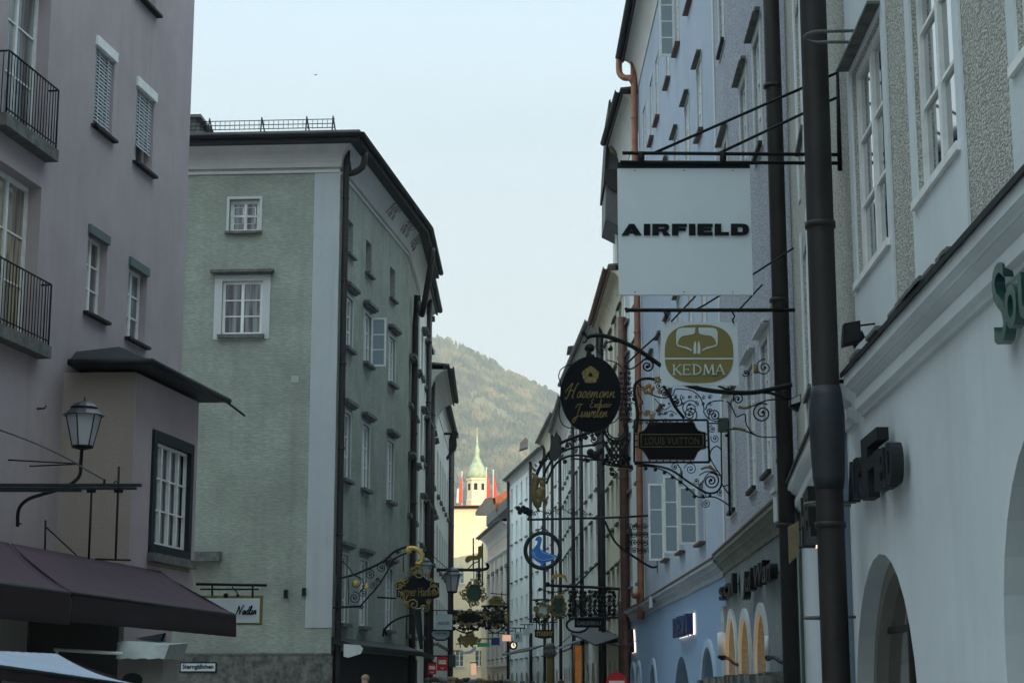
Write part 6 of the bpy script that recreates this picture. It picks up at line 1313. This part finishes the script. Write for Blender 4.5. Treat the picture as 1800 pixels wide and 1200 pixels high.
# ================================================================ PEOPLE in the distance (heads at the lower edge)
def person_mesh(seed):
    r_ = random.Random(seed); me = D.meshes.new('person')
    st = r_.uniform(.04, .14)
    J = [(0, 0, .95), (0, 0, 1.15), (0, 0, 1.38), (0, .01, 1.50), (0, -.02, 1.62), (0, -.02, 1.74),
         (-.17, 0, 1.42), (-.22, -.02, 1.15), (-.20, -.10, .92), (-.19, -.14, .82), (.17, 0, 1.42), (.22, .02, 1.15), (.20, -.04, .92), (.19, -.06, .82),
         (-.10, 0, .88), (-.10, -st, .50), (-.10, -st*.6, .09), (-.10, -st-.12, .04), (.10, 0, .88), (.10, st*.5, .50), (.10, st*1.6, .10), (.10, st*1.6-.14, .05)]
    E_ = [(0, 1), (1, 2), (2, 3), (3, 4), (4, 5), (2, 6), (6, 7), (7, 8), (8, 9), (2, 10), (10, 11), (11, 12), (12, 13), (0, 14), (14, 15), (15, 16), (16, 17), (0, 18), (18, 19), (19, 20), (20, 21)]
    rad = [.15, .135, .16, .06, .095, .085, .07, .05, .038, .03, .07, .05, .038, .03, .09, .06, .04, .035, .09, .06, .04, .035]
    me.from_pydata(J, E_, []); ob = D.objects.new('tmp', me); scn.collection.objects.link(ob)
    md = ob.modifiers.new('s', 'SKIN'); sk = me.skin_vertices[0].data
    for i, q in enumerate(rad): sk[i].radius = (q*(1.15 if i < 3 else 1), q*(.75 if i < 3 else 1))
    sk[0].use_root = True; sb = ob.modifiers.new('b', 'SUBSURF'); sb.levels = 1; sb.render_levels = 1
    out = D.meshes.new_from_object(ob.evaluated_get(C.evaluated_depsgraph_get())); D.objects.remove(ob); out.name = 'person'
    for p in out.polygons: p.use_smooth = True
    return out
cl = [mat('coat_%d' % i, c, .85) for i, c in enumerate([(.03, .03, .04), (.10, .03, .03), (.05, .07, .12), (.18, .16, .13), (.04, .06, .05)])]
hair = [mat('hair_%d' % i, c, .7) for i, c in enumerate([(.02, .015, .01), (.09, .05, .025), (.25, .17, .08), (.15, .15, .15)])]
pms = [person_mesh(i) for i in range(3)]; rr = random.Random(12)
cloth_names = ['black coat', 'dark red coat', 'blue jacket', 'beige jacket', 'dark green coat']; hn = ['black hair', 'brown hair', 'fair hair', 'grey hair']
for n, (u, y, h) in enumerate([(764, 47, 1.80), (773, 50, 1.84), (788, 55, 1.86), (802, 52, 1.82), (816, 58, 1.84), (829, 50, 1.76), (842, 60, 1.86), (858, 66, 1.82), (872, 63, 1.78), (886, 70, 1.86), (902, 68, 1.8), (918, 75, 1.84), (936, 72, 1.80), (960, 66, 1.74), (642, 44, 1.84), (986, 60, 1.8), (752, 46, 1.78), (781, 49, 1.8), (795, 51, 1.84), (809, 56, 1.80), (822, 54, 1.83), (835, 57, 1.8), (850, 62, 1.84), (866, 60, 1.8), (879, 65, 1.82), (894, 66, 1.84)]):
    x = pix(y, u, 1200).x; x = max(x, -4.2 if y > 45 else -9); k = n % 5; hk = (n*3) % 4
    e = D.objects.new('person', pms[n % 3].copy()); scn.collection.objects.link(e); e.location = (x, y, 0); e.scale = (h/1.80,)*3; e.rotation_euler = (0, 0, rr.uniform(-.5, .5)+(math.pi if n % 2 else 0))
    e.data.materials.clear(); e.data.materials.append(cl[k]); e.data.materials.append(M['skin'])
    for p in e.data.polygons:
        if p.center.z > 1.53 or (p.center.z < .87 and abs(p.center.x) > .15): p.material_index = 1
    spot = ['left of the pale signs', 'below the red banners', 'right of the red banners', 'below the gilded dog', 'left of centre', 'in the middle of the lane', 'beneath the green sign', 'beneath the navy sign', 'left of the clock', 'beneath the lit box sign', 'beneath the clock', 'left of STASSNY', 'beneath STASSNY', 'beside the mushroom lamp', 'under the green house canopy', 'beneath the jar sign', 'at the left edge of the crowd', 'close behind the red banners', 'in front of the sunlit facade', 'among the crowd at the lane centre', 'below the wide gold garland', 'under the low gilded basket sign', 'under the small orange banner', 'right of the orange banner', 'in front of the rose facade', 'just left of the lit clock'][n]
    tag(e, 'person with %s in %s %s' % (hn[hk], cloth_names[k], spot), 'person', 'people walking in the street')
    hm2 = D.meshes.new('hair'); m = MB(); m.ball((0, .005, 1.715), .115, .92, 1.05, .82, 8); hm2.from_pydata([tuple(v) for v in m.v], [], m.f)
    for p in hm2.polygons: p.use_smooth = True
    ho = D.objects.new('hair', hm2); hm2.materials.append(hair[hk]); scn.collection.objects.link(ho); ho.parent = e
# tiny bird high in the sky
bd = thing('bird', pix(70, 555, 132), 'tiny bird flying high in the pale sky', 'bird'); p = pix(70, 555, 132); m = MB(); m.ball(p, .03, 1, 1.6, .7); m.add([p+Vector((-.1, 0, .03)), p+Vector((0, -.04, 0)), p+Vector((0, .04, 0)), p+Vector((.1, 0, .03))], [(0, 1, 2), (1, 3, 2)]); m.build('body', M['iron'], bd)
